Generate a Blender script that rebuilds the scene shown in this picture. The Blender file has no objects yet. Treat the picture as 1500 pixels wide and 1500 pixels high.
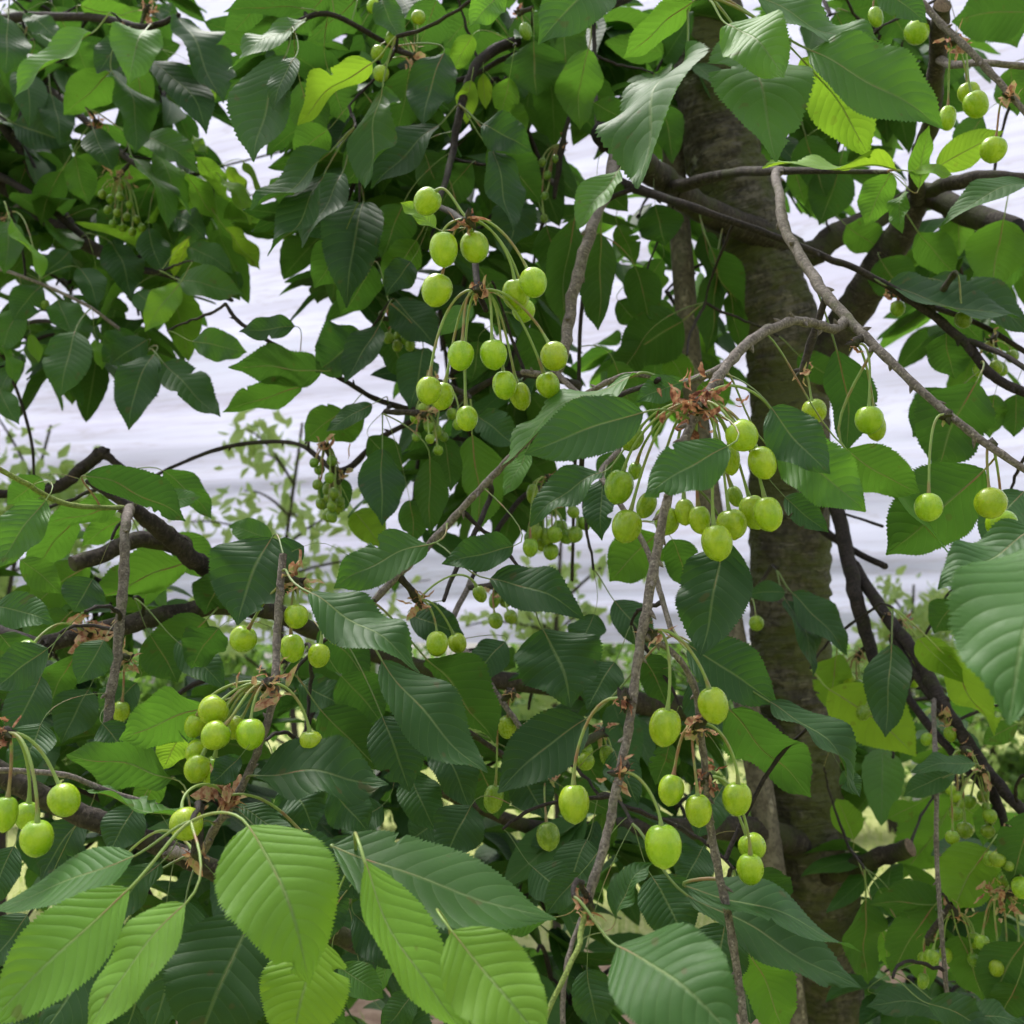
import bpy, math, random
import numpy as np
from mathutils import Vector, Matrix

# ------------------------------------------------------------------ camera, world, sun, exposure
R = math.radians
scene = bpy.context.scene
COL = scene.collection
PITCH = R(9.0)
CAM = np.array((0.0, 0.0, 1.6))
F = 1608.0                                   # focal length in pixels of a 1500 px wide frame
cam_data = bpy.data.cameras.new('camera')
cam = bpy.data.objects.new('camera', cam_data)
COL.objects.link(cam)
cam.location = CAM
cam.rotation_euler = (R(90) + PITCH, 0, 0)
cam_data.sensor_width = 36.0
cam_data.lens = 36.0 * F / 1500.0
cam_data.clip_start = 0.02
cam_data.clip_end = 600.0
cam_data.dof.use_dof = True
cam_data.dof.focus_distance = 0.68
cam_data.dof.aperture_fstop = 15.0
scene.camera = cam

SUN_EL, SUN_ROT = R(66), R(-38)
world = bpy.data.worlds.new('World')
scene.world = world
world.use_nodes = True
wn, wl = world.node_tree.nodes, world.node_tree.links
wn.clear()
sky = wn.new('ShaderNodeTexSky')
sky.sky_type = 'NISHITA'
sky.sun_disc = False
sky.sun_elevation = SUN_EL
sky.sun_rotation = SUN_ROT
sky.dust_density = 4.0
sky.air_density = 1.3
hsv = wn.new('ShaderNodeHueSaturation')      # thin overcast: the blue is mostly washed out
hsv.inputs['Saturation'].default_value = 0.30
bg = wn.new('ShaderNodeBackground')
bg.inputs['Strength'].default_value = 0.15
wo = wn.new('ShaderNodeOutputWorld')
wl.new(sky.outputs[0], hsv.inputs['Color'])
wl.new(hsv.outputs[0], bg.inputs['Color'])
wl.new(bg.outputs[0], wo.inputs['Surface'])

sun_data = bpy.data.lights.new('sun', 'SUN')
sun_data.energy = 1.5
sun_data.angle = R(12)
sun_data.color = (1.0, 0.97, 0.92)
sun = bpy.data.objects.new('sun', sun_data)
COL.objects.link(sun)
# direction towards the sun, matching the sky texture (rotation 0 = +Y, clockwise from above)
sd = Vector((math.sin(SUN_ROT) * math.cos(SUN_EL), math.cos(SUN_ROT) * math.cos(SUN_EL), math.sin(SUN_EL)))
sun.rotation_euler = sd.to_track_quat('Z', 'Y').to_euler()

scene.view_settings.view_transform = 'Standard'
scene.view_settings.look = 'None'
scene.view_settings.gamma = 1.0
scene.view_settings.exposure = 1.0
scene.cycles.use_denoising = True
scene.cycles.adaptive_threshold = 0.03
scene.cycles.max_bounces = 6
scene.cycles.transmission_bounces = 4
scene.cycles.diffuse_bounces = 3

# ------------------------------------------------------------------ helpers
rng = random.Random(7)
nrg = np.random.default_rng(7)
CP, SP = math.cos(PITCH), math.sin(PITCH)
RIGHT = np.array((1.0, 0, 0)); FWD = np.array((0, CP, SP)); UPC = np.array((0, -SP, CP)); UP = np.array((0, 0, 1.0))

def P(x, y, d):
    """point of the place seen at photo pixel (x, y), d metres in front of the camera"""
    return CAM + RIGHT * ((x - 750.0) / F * d) + UPC * ((750.0 - y) / F * d) + FWD * d

def nrm(v):
    return v / (np.linalg.norm(v) + 1e-12)

ORIG = {}

def add_obj(name, me, parent=None, origin=(0, 0, 0), label=None, category=None, kind=None, group=None):
    o = bpy.data.objects.new(name, me)
    COL.objects.link(o)
    origin = np.array(origin, float)
    ORIG[o.name] = origin
    if parent is not None:
        o.parent = parent
        o.location = origin - ORIG[parent.name]
    else:
        o.location = origin
    if label: o['label'] = label
    if category: o['category'] = category
    if kind: o['kind'] = kind
    if group: o['group'] = group
    return o

class MB:
    def __init__(self):
        self.v, self.f, self.m, self.uv = [], [], [], []
        self.n = 0
    def add(self, V, Fs, mat=0, UV=None):
        V = np.asarray(V, float); Fs = np.asarray(Fs, int)
        self.v.append(V); self.f.append(Fs + self.n)
        self.m.append(np.full(len(Fs), mat)); self.n += len(V)
        self.uv.append(np.zeros((len(V), 2)) if UV is None else np.asarray(UV, float))
    def mesh(self, name, mats, origin=(0, 0, 0), smooth=True, tone=None):
        V = np.concatenate(self.v) - np.array(origin, float)
        me = bpy.data.meshes.new(name)
        quads = [f for f in self.f]
        nf = sum(len(f) for f in quads)
        loops = np.concatenate([f.ravel() for f in quads])
        tot = np.concatenate([np.full(len(f), f.shape[1]) for f in quads])
        start = np.concatenate([[0], np.cumsum(tot)[:-1]])
        me.vertices.add(len(V)); me.vertices.foreach_set('co', V.ravel())
        me.loops.add(len(loops)); me.loops.foreach_set('vertex_index', loops.astype(np.int32))
        me.polygons.add(nf)
        me.polygons.foreach_set('loop_start', start.astype(np.int32))
        me.polygons.foreach_set('loop_total', tot.astype(np.int32))
        me.polygons.foreach_set('material_index', np.concatenate(self.m).astype(np.int32))
        me.polygons.foreach_set('use_smooth', np.full(nf, smooth))
        UV = np.concatenate(self.uv)
        uvl = me.uv_layers.new(name='UVMap')
        uvl.data.foreach_set('uv', UV[loops].ravel().astype(np.float32))
        if tone is not None:
            a = me.attributes.new('tone', 'FLOAT', 'POINT')
            a.data.foreach_set('value', np.full(len(V), tone, np.float32) if np.isscalar(tone) else np.asarray(tone, np.float32))
        for m in mats: me.materials.append(m)
        me.update(calc_edges=True)
        return me

def bez(p0, p1, p2, p3, n):
    t = np.linspace(0, 1, n)[:, None]
    return (1-t)**3*p0 + 3*(1-t)**2*t*p1 + 3*(1-t)*t*t*p2 + t**3*p3

def catmull(pts, per=6):
    """pts: array (n,k) -> smooth samples through every point"""
    P_ = np.asarray(pts, float)
    if len(P_) == 2:
        t = np.linspace(0, 1, per + 1)[:, None]
        return P_[0] * (1 - t) + P_[1] * t
    Q = np.vstack([2*P_[0] - P_[1], P_, 2*P_[-1] - P_[-2]])
    out = []
    for i in range(1, len(Q) - 2):
        p0, p1, p2, p3 = Q[i-1], Q[i], Q[i+1], Q[i+2]
        t = np.linspace(0, 1, per, endpoint=False)[:, None]
        out.append(0.5*((2*p1) + (-p0+p2)*t + (2*p0-5*p1+4*p2-p3)*t*t + (-p0+3*p1-3*p2+p3)*t**3))
    out.append(P_[-1][None])
    return np.vstack(out)

def tube(mb, C, r, sides=8, mat=0, rough=0.0, cap0=False, cap1=False, capmat=None, seed=0, nodes=0.0):
    C = np.asarray(C, float); n = len(C)
    r = np.full(n, r) if np.isscalar(r) else np.asarray(r, float)
    T = np.gradient(C, axis=0); T /= (np.linalg.norm(T, axis=1)[:, None] + 1e-12)
    ref = np.array((0.31, 0.87, 0.23)); a = np.cross(T[0], ref); a = nrm(a)
    A = np.zeros_like(C)
    for i in range(n):
        a = a - T[i] * np.dot(a, T[i]); a = nrm(a); A[i] = a
    B = np.cross(T, A)
    ang = np.linspace(0, 2*np.pi, sides, endpoint=False)
    g = np.random.default_rng(seed)
    rad = np.repeat(r[:, None], sides, 1)
    if sides > 80:                                           # flaking horizontal bark plates
        fl = lattice(n, sides, 150, 9, 1)*.5 + lattice(n, sides, 60, 14, 2)*.6 + lattice(n, sides, 260, 30, 3)*.35
        big = lattice(n, sides, 14, 5, 4) - .5
        rad = rad*(1 + .06*big) + .0042*(np.clip(fl - .62, 0, 1)*2.2) - .0022*(lattice(n, sides, 190, 12, 5) > .8)
    if rough > 0:
        ph = g.uniform(0, 6.28, 6)
        i_ = np.arange(n)[:, None]
        nz = np.sin(i_*0.9+ang*2+ph[0])*.35 + np.sin(i_*1.7-ang*3+ph[1])*.3 + np.sin(i_*0.37+ang+ph[2])*.5 + g.normal(0, .10, (n, sides))
        rad = rad * (1 + rough * nz)
    if nodes > 0:
        k = g.integers(3, 6); i_ = np.arange(n)
        bump = np.exp(-(((i_ + g.integers(0, k)) % k) / 0.7) ** 2)
        rad = rad * (1 + nodes * bump[:, None])
    V = C[:, None] + rad[..., None] * (np.cos(ang)[None, :, None]*A[:, None] + np.sin(ang)[None, :, None]*B[:, None])
    V = V.reshape(-1, 3)
    i, j = np.meshgrid(np.arange(n-1), np.arange(sides), indexing='ij')
    j2 = (j + 1) % sides
    Fq = np.stack([i*sides+j, i*sides+j2, (i+1)*sides+j2, (i+1)*sides+j], -1).reshape(-1, 4)
    seg = np.concatenate([[0], np.cumsum(np.linalg.norm(np.diff(C, axis=0), axis=1))])
    UV = np.stack([np.repeat(seg, sides), np.tile(ang/6.2832, n)], -1)
    mb.add(V, Fq, mat, UV)
    base = mb.n - len(V)
    for flag, ring, c, t in ((cap0, 0, C[0], -T[0]), (cap1, n-1, C[-1], T[-1])):
        if flag:
            ringv = V[ring*sides:(ring+1)*sides]
            inner = c + (ringv - c) * 0.55 + t * r[ring] * (0.12 if flag == 1 else 0.6)
            cc = c + t * r[ring] * (0.08 if flag == 1 else 0.85)
            VV = np.vstack([ringv, inner, cc[None]])
            q = [[k, (k+1) % sides, sides+(k+1) % sides, sides+k] for k in range(sides)]
            tri = [[sides+k, sides+(k+1) % sides, 2*sides] for k in range(sides)]
            if ring == 0:
                q = [f[::-1] for f in q]; tri = [f[::-1] for f in tri]
            cm = mat if capmat is None else capmat
            mb.add(VV, q, cm); mb.n -= len(VV); mb.v.pop(); mb.uv.pop()
            mb.add(VV, np.array(tri), cm)

# ------------------------------------------------------------------ materials
def new_mat(name):
    m = bpy.data.materials.new(name); m.use_nodes = True
    nt = m.node_tree; nt.nodes.clear()
    return m, nt.nodes, nt.links

class NT:
    """small shorthand for shader graphs"""
    def __init__(self, name):
        self.m, self.n, self.l = new_mat(name)
    def node(self, t, **kw):
        nd = self.n.new(t)
        for k, v in kw.items(): setattr(nd, k, v)
        return nd
    def put(self, sock, v):
        if isinstance(v, bpy.types.NodeSocket): self.l.new(v, sock)
        elif isinstance(v, (tuple, list)) and len(v) == 3 and sock.type == 'RGBA': sock.default_value = (*v, 1)
        else: sock.default_value = v
    def math(self, op, a, b=0.0, c=0.0, clamp=False):
        nd = self.node('ShaderNodeMath', operation=op, use_clamp=clamp)
        for s, v in zip(nd.inputs, (a, b, c)): self.put(s, v)
        return nd.outputs[0]
    def mix(self, fac, a, b):
        nd = self.node('ShaderNodeMix', data_type='RGBA')
        self.put(nd.inputs['Factor'], fac); self.put(nd.inputs['A'], a); self.put(nd.inputs['B'], b)
        return nd.outputs['Result']
    def ramp(self, fac, stops):
        nd = self.node('ShaderNodeValToRGB'); self.put(nd.inputs[0], fac)
        cr = nd.color_ramp
        while len(cr.elements) < len(stops): cr.elements.new(0.5)
        for e, (p, c) in zip(cr.elements, stops):
            e.position = p; e.color = (*c, 1)
        return nd.outputs[0]
    def smooth(self, v, a, b):
        nd = self.node('ShaderNodeMapRange', interpolation_type='SMOOTHSTEP')
        self.put(nd.inputs[0], v); self.put(nd.inputs[1], a); self.put(nd.inputs[2], b)
        return nd.outputs[0]
    def noise(self, scale, vec=None, detail=3.0, rough=0.55, dist=0.0):
        nd = self.node('ShaderNodeTexNoise')
        self.put(nd.inputs['Scale'], scale); self.put(nd.inputs['Detail'], detail)
        self.put(nd.inputs['Roughness'], rough); self.put(nd.inputs['Distortion'], dist)
        if vec is not None: self.l.new(vec, nd.inputs['Vector'])
        return nd.outputs[0]
    def mapping(self, vec, scale=(1, 1, 1), rot=(0, 0, 0)):
        nd = self.node('ShaderNodeMapping'); self.l.new(vec, nd.inputs[0])
        nd.inputs['Scale'].default_value = scale; nd.inputs['Rotation'].default_value = rot
        return nd.outputs[0]
    def bump(self, h, strength, dist):
        nd = self.node('ShaderNodeBump'); nd.inputs['Strength'].default_value = strength
        nd.inputs['Distance'].default_value = dist; self.l.new(h, nd.inputs['Height'])
        return nd.outputs[0]
    def bsdf(self, color, rough=0.5, spec=0.5, normal=None, **kw):
        nd = self.node('ShaderNodeBsdfPrincipled')
        self.put(nd.inputs['Base Color'], color); self.put(nd.inputs['Roughness'], rough)
        self.put(nd.inputs['Specular IOR Level'], spec)
        if normal is not None: self.l.new(normal, nd.inputs['Normal'])
        for k, v in kw.items(): self.put(nd.inputs[k], v)
        return nd.outputs[0]
    def out(self, sh):
        o = self.node('ShaderNodeOutputMaterial'); self.l.new(sh, o.inputs['Surface'])
        return self.m

def leaf_material():
    t = NT('cherry_leaf')
    uv = t.node('ShaderNodeUVMap', uv_map='UVMap').outputs[0]
    sep = t.node('ShaderNodeSeparateXYZ'); t.l.new(uv, sep.inputs[0])
    u, v = sep.outputs[0], sep.outputs[1]
    s = t.math('MULTIPLY_ADD', v, 2.0, -1.0)
    av = t.math('ABSOLUTE', s)
    side = t.math('GREATER_THAN', v, 0.5)
    tone = t.node('ShaderNodeAttribute', attribute_name='tone').outputs['Fac']
    geo = t.node('ShaderNodeNewGeometry')
    back = geo.outputs['Backfacing']
    objrand = t.node('ShaderNodeObjectInfo').outputs['Random']
    # side veins leave the midrib and curve towards the tip
    a2 = t.math('POWER', av, 1.25)
    u0 = t.math('SUBTRACT', u, t.math('MULTIPLY', a2, 0.19))
    tc = t.node('ShaderNodeTexCoord').outputs['Object']
    u0 = t.math('ADD', u0, t.math('MULTIPLY_ADD', t.noise(22.0, tc, 2.0), 0.07, -0.035))
    ph = t.math('ADD', t.math('MULTIPLY', u0, t.math('MULTIPLY_ADD', objrand, 3.0, 10.5)), t.math('MULTIPLY', side, 0.45))
    fr = t.math('FRACT', ph)
    dv = t.math('ABSOLUTE', t.math('SUBTRACT', fr, 0.5))            # 0.5 on a vein, 0 between
    vein = t.smooth(dv, 0.43, 0.5)
    mid = t.math('SUBTRACT', 1.0, t.smooth(av, 0.015, 0.06))
    quilt = t.math('SUBTRACT', 1.0, t.math('POWER', t.math('MULTIPLY', dv, 2.0), 2.2))
    fine = t.noise(420.0, tc, 1.0)
    blotch = t.noise(28.0, tc, 2.0)
    h = t.math('ADD', t.math('MULTIPLY', quilt, 0.8), t.math('MULTIPLY', fine, 0.22))
    h = t.math('SUBTRACT', h, t.math('MULTIPLY', mid, 0.6))
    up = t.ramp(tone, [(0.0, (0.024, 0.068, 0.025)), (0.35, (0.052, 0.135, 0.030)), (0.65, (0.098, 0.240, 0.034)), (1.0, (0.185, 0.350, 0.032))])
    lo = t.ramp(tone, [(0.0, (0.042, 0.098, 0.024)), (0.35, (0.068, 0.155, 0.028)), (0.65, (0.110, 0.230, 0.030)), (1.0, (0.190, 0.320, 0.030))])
    veinc_u = t.mix(0.6, up, (0.22, 0.32, 0.12)); veinc_l = t.mix(0.6, lo, (0.26, 0.34, 0.13))
    vm = t.math('MAXIMUM', t.math('MULTIPLY', vein, 0.28), t.math('MULTIPLY', mid, 0.9))
    cu = t.mix(vm, up, veinc_u); cl = t.mix(vm, lo, veinc_l)
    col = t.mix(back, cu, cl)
    bm = t.math('MULTIPLY_ADD', blotch, 0.55, 0.72)
    hs = t.node('ShaderNodeHueSaturation'); t.put(hs.inputs['Value'], t.math('MULTIPLY', bm, t.math('MULTIPLY_ADD', objrand, 0.3, 0.85)))
    t.l.new(col, hs.inputs['Color']); col = hs.outputs[0]
    # small brown spots of wear
    spot = t.smooth(t.noise(95.0, tc, 1.0), 0.70, 0.75)
    col = t.mix(t.math('MULTIPLY', spot, 0.6), col, (0.10, 0.07, 0.03))
    nrmv = t.bump(h, 0.55, 0.0008)
    rough = t.math('ADD', t.math('MULTIPLY_ADD', back, 0.12, 0.48), t.math('MULTIPLY', fine, 0.12))
    sp = t.math('MULTIPLY_ADD', back, -0.2, 0.36)
    pr = t.bsdf(col, rough, sp, nrmv)
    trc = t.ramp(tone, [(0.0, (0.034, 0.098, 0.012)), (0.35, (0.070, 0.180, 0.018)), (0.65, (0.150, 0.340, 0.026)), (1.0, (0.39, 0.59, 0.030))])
    trc = t.mix(t.math('MULTIPLY', vm, 0.5), trc, (0.06, 0.12, 0.01))
    tr = t.node('ShaderNodeBsdfTranslucent'); t.l.new(trc, tr.inputs['Color']); t.l.new(nrmv, tr.inputs['Normal'])
    mx = t.node('ShaderNodeMixShader'); mx.inputs[0].default_value = 0.42
    t.l.new(pr, mx.inputs[1]); t.l.new(tr.outputs[0], mx.inputs[2])
    return t.out(mx.outputs[0])

def simple_leaf_material(name, c1, c2, trc):
    t = NT(name)
    oi = t.noise(3.0, t.node('ShaderNodeTexCoord').outputs['Object'], 3.0)
    col = t.mix(t.smooth(oi, 0.35, 0.65), c1, c2)
    pr = t.bsdf(col, 0.5, 0.4)
    tr = t.node('ShaderNodeBsdfTranslucent'); t.put(tr.inputs['Color'], trc)
    mx = t.node('ShaderNodeMixShader'); mx.inputs[0].default_value = 0.4
    t.l.new(pr, mx.inputs[1]); t.l.new(tr.outputs[0], mx.inputs[2])
    return t.out(mx.outputs[0])

def petiole_material():
    t = NT('petiole')
    tc = t.node('ShaderNodeTexCoord').outputs['Object']
    n = t.noise(60.0, tc, 2.0)
    tone = t.node('ShaderNodeAttribute', attribute_name='tone').outputs['Fac']
    c = t.mix(t.smooth(n, 0.45, 0.75), t.mix(tone, (0.10, 0.15, 0.045), (0.24, 0.34, 0.08)), (0.24, 0.11, 0.06))
    return t.out(t.bsdf(c, 0.45, 0.4))

def cherry_material():
    t = NT('green_cherry')
    tc = t.node('ShaderNodeTexCoord').outputs['Object']
    tone = t.node('ShaderNodeAttribute', attribute_name='tone', attribute_type='OBJECT').outputs['Fac']
    rnd = t.node('ShaderNodeObjectInfo').outputs['Random']
    mp = t.mapping(tc, (1.6, 1.6, 1.0))
    n = t.noise(1.5, mp, 3.0); n2 = t.noise(9.0, tc, 3.0)
    fresh = t.mix(t.smooth(n, 0.38, 0.66), (0.235, 0.360, 0.008), (0.330, 0.440, 0.014))
    dull = t.mix(t.smooth(n, 0.38, 0.66), (0.075, 0.148, 0.010), (0.130, 0.205, 0.016))
    c = t.mix(tone, dull, fresh)
    sepz = t.node('ShaderNodeSeparateXYZ'); t.l.new(tc, sepz.inputs[0])
    c = t.mix(t.math('MULTIPLY', t.smooth(sepz.outputs[2], 0.25, 0.5), 0.45), c, (0.15, 0.29, 0.02))
    speck = t.smooth(t.noise(26.0, tc, 1.0), 0.66, 0.74)
    c = t.mix(t.math('MULTIPLY', speck, 0.18), c, (0.36, 0.45, 0.07))
    scar = t.math('MULTIPLY', t.smooth(t.noise(2.6, t.mapping(tc, (1.2, 1.2, 1.2)), 3.0, 0.7), 0.71, 0.76), 0.5)
    c = t.mix(scar, c, (0.22, 0.15, 0.05))
    hs = t.node('ShaderNodeHueSaturation'); t.put(hs.inputs['Hue'], t.math('MULTIPLY_ADD', rnd, 0.022, 0.494)); t.put(hs.inputs['Value'], t.math('MULTIPLY_ADD', rnd, 0.22, 0.95)); t.l.new(c, hs.inputs['Color']); c = hs.outputs[0]
    nb = t.bump(n2, 0.08, 0.01)
    return t.out(t.bsdf(c, t.math('MULTIPLY_ADD', n2, 0.16, 0.20), 0.5, nb))

def bract_material():
    t = NT('dried_bract')
    tc = t.node('ShaderNodeTexCoord').outputs['Object']
    n = t.noise(230.0, tc, 2.0); n2 = t.noise(700.0, tc, 2.0)
    c = t.ramp(t.math('ADD', n, t.math('MULTIPLY_ADD', t.node('ShaderNodeAttribute', attribute_name='tone').outputs['Fac'], 0.30, -0.15)), [(0.28, (0.14, 0.05, 0.032)), (0.42, (0.38, 0.17, 0.10)), (0.54, (0.50, 0.33, 0.20)), (0.68, (0.32, 0.34, 0.11))])
    pr = t.bsdf(c, 0.75, 0.2, t.bump(n2, 0.5, 0.0006))
    tr = t.node('ShaderNodeBsdfTranslucent'); t.l.new(c, tr.inputs['Color'])
    mx = t.node('ShaderNodeMixShader'); mx.inputs[0].default_value = 0.3
    t.l.new(pr, mx.inputs[1]); t.l.new(tr.outputs[0], mx.inputs[2])
    return t.out(mx.outputs[0])

def lattice(h, w, fy, fx, seed):
    """smooth value noise on an h x w grid, periodic in the second direction"""
    g = np.random.default_rng(seed); G = g.random((fy+2, fx))
    y = np.linspace(0, fy, h); x = np.linspace(0, fx, w, endpoint=False)
    yi, xi = y.astype(int), x.astype(int); a = (y-yi); b = (x-xi); a = (a*a*(3-2*a))[:, None]; b = (b*b*(3-2*b))[None]
    x2 = (xi+1) % fx
    return (G[np.ix_(yi, xi)]*(1-a)*(1-b) + G[np.ix_(yi+1, xi)]*a*(1-b) + G[np.ix_(yi, x2)]*(1-a)*b + G[np.ix_(yi+1, x2)]*a*b)

def bark_material(name, c1, c2, moss, moss_amt, scale, bump, ringy=6.0, lichen=0.35):
    t = NT(name)
    tc = t.node('ShaderNodeTexCoord').outputs['Object']
    uv = t.node('ShaderNodeUVMap', uv_map='UVMap').outputs[0]
    band = t.noise(1.0, t.mapping(uv, (scale*ringy, 5.0, 1)), 4.0, 0.6)
    lent = t.smooth(t.noise(1.0, t.mapping(uv, (scale*ringy*2.2, 6.0, 1)), 2.0), 0.60, 0.645)
    n = t.noise(scale, tc, 5.0, 0.6); n2 = t.noise(scale*7, tc, 4.0)
    c = t.mix(t.smooth(t.math('MULTIPLY_ADD', band, 0.5, t.math('MULTIPLY', n, 0.5)), 0.38, 0.62), c1, c2)
    c = t.mix(t.math('MULTIPLY', lent, 0.6), c, tuple(min(1, x*1.9) for x in c2))
    crk = t.smooth(t.noise(1.0, t.mapping(uv, (scale*ringy*1.3, 4.0, 1)), 3.0), 0.33, 0.40)
    c = t.mix(t.math('MULTIPLY_ADD', crk, -0.6, 0.6), c, tuple(x*0.35 for x in c1))
    c = t.mix(t.math('MULTIPLY', t.smooth(n2, 0.45, 0.60), 0.6), c, tuple(x*0.5 for x in c1))
    mm = t.math('MULTIPLY', t.smooth(t.noise(scale*0.55, tc, 4.0, 0.65), 0.60 - moss_amt*0.3, 0.74 - moss_amt*0.3), min(1.0, 0.5 + moss_amt*0.5))
    c = t.mix(mm, c, moss)
    li = t.smooth(t.noise(scale*1.3, tc, 5.0, 0.7), 0.66, 0.72)
    c = t.mix(t.math('MULTIPLY', li, lichen), c, (0.30, 0.31, 0.24))
    h = t.math('ADD', t.math('MULTIPLY', band, 0.7), t.math('ADD', t.math('MULTIPLY', n2, 0.35), t.math('MULTIPLY', lent, 0.5)))
    return t.out(t.bsdf(c, 0.82, 0.25, t.bump(h, 0.9, bump)))

M_LEAF = leaf_material()
M_PET = petiole_material()
M_CHERRY = cherry_material()
M_BRACT = bract_material()
M_TRUNK = bark_material('trunk_bark', (0.050, 0.043, 0.033), (0.138, 0.122, 0.095), (0.066, 0.076, 0.022), 0.66, 19.0, 0.014, 5.0, 0.7)
M_OLD = bark_material('old_branch_bark', (0.030, 0.024, 0.020), (0.064, 0.051, 0.041), (0.042, 0.050, 0.014), 0.45, 45.0, 0.002, 4.0)
M_DARK = bark_material('dark_twig_bark', (0.018, 0.014, 0.013), (0.042, 0.032, 0.028), (0.030, 0.035, 0.012), 0.2, 70.0, 0.0012, 3.0, 0.2)
M_SHOOT = bark_material('young_shoot_bark', (0.112, 0.092, 0.080), (0.215, 0.186, 0.165), (0.09, 0.10, 0.04), 0.1, 90.0, 0.0007, 2.5, 0.5)
M_GREENSHOOT = bark_material('green_shoot', (0.15, 0.20, 0.05), (0.24, 0.30, 0.08), (0.22, 0.12, 0.06), 0.1, 90.0, 0.0004, 2.5, 0.0)
M_CUT = bark_material('weathered_cut_wood', (0.11, 0.075, 0.052), (0.20, 0.145, 0.10), (0.05, 0.05, 0.03), 0.2, 90.0, 0.001, 2.0, 0.1)
M_CUTDARK = bark_material('blackened_cut_wood', (0.012, 0.011, 0.013), (0.026, 0.023, 0.024), (0.02, 0.02, 0.02), 0.1, 60.0, 0.001, 2.0, 0.0)
M_STAKE = bark_material('stake_wood', (0.130, 0.108, 0.084), (0.215, 0.185, 0.148), (0.10, 0.105, 0.06), 0.25, 26.0, 0.002, 0.6, 0.15)
M_BGLEAF = simple_leaf_material('far_leaf', (0.20, 0.32, 0.10), (0.32, 0.43, 0.15), (0.50, 0.66, 0.18))  # young-leaf green lifted paler, haze and overexposure put into the colour
M_BGLEAF2 = simple_leaf_material('far_row_leaf', (0.060, 0.135, 0.035), (0.11, 0.20, 0.05), (0.20, 0.36, 0.05))

# ------------------------------------------------------------------ the setting
def ground():
    t = NT('orchard_ground')
    tc = t.node('ShaderNodeTexCoord').outputs['Object']
    sep = t.node('ShaderNodeSeparateXYZ'); t.l.new(tc, sep.inputs[0])
    wob = t.math('MULTIPLY_ADD', t.noise(1.3, tc, 4.0), 1.4, -0.7)
    y = t.math('ADD', sep.outputs[1], wob)
    # bare strip under the next tree row, mown grass beyond
    strip = t.math('SUBTRACT', 1.0, t.smooth(t.math('ABSOLUTE', t.math('SUBTRACT', y, 6.0)), 0.7, 1.5))
    n = t.noise(9.0, tc, 6.0, 0.65); n2 = t.noise(60.0, tc, 4.0)
    soil = t.ramp(n, [(0.3, (0.20, 0.13, 0.085)), (0.55, (0.36, 0.255, 0.17)), (0.75, (0.50, 0.38, 0.27))])
    grass = t.ramp(n, [(0.3, (0.20, 0.24, 0.07)), (0.55, (0.34, 0.36, 0.14)), (0.8, (0.48, 0.45, 0.22))])
    c = t.mix(strip, grass, soil)
    m = t.out(t.bsdf(c, 0.95, 0.1, t.bump(t.math('ADD', n, n2), 0.8, 0.02)))
    mb = MB()
    xs = np.linspace(-150, 150, 61); ys = np.concatenate([np.linspace(-30, 30, 121), np.linspace(35, 320, 30)])
    X, Y = np.meshgrid(xs, ys, indexing='ij')
    Z = 0.02*np.sin(X*1.7+Y*0.8) + 0.015*np.sin(Y*2.9-X)
    V = np.stack([X, Y, Z], -1).reshape(-1, 3)
    nx, ny = X.shape
    i, j = np.meshgrid(np.arange(nx-1), np.arange(ny-1), indexing='ij')
    q = np.stack([i*ny+j, (i+1)*ny+j, (i+1)*ny+j+1, i*ny+j+1], -1).reshape(-1, 4)
    mb.add(V, q)
    add_obj('ground', mb.mesh('ground', [m]), kind='structure')

def grass():
    m = simple_leaf_material('grass_blade', (0.18, 0.26, 0.06), (0.38, 0.40, 0.15), (0.30, 0.42, 0.06))
    mb = MB()
    n = 26000
    g = np.random.default_rng(3)
    y = 3.0 + 20*g.random(n)**0.8
    x = (g.random(n)*1.3 - 0.65) * y
    keep = (np.abs(y - 6.0) > 1.1) | (g.random(n) < 0.08)
    x, y = x[keep], y[keep]; n = len(x)
    hgt = g.uniform(0.04, 0.15, n); a = g.uniform(0, 6.28, n); w = 0.004 + 0.004*g.random(n)
    dx, dy = np.cos(a), np.sin(a)
    b = np.stack([x, y, np.full(n, -0.02)], -1)
    s = np.stack([-dy*w, dx*w, np.zeros(n)], -1)
    lean = np.stack([dx*hgt*.5, dy*hgt*.5, hgt], -1)
    V = np.stack([b-s, b+s, b+lean*np.array((.4, .4, .65))+s*.8, b+lean*np.array((.4, .4, .65))-s*.8, b+lean], 1).reshape(-1, 3)
    k = np.arange(n)[:, None]*5
    mb.add(V, k + np.array([[0, 1, 2, 3]]))
    Fs = k + np.array([[3, 2, 4]])
    mb.f.append(Fs); mb.m.append(np.zeros(len(Fs), int))
    add_obj('grass', mb.mesh('grass', [m]), kind='stuff', label='mown grass between the orchard rows', category='grass')

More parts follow.
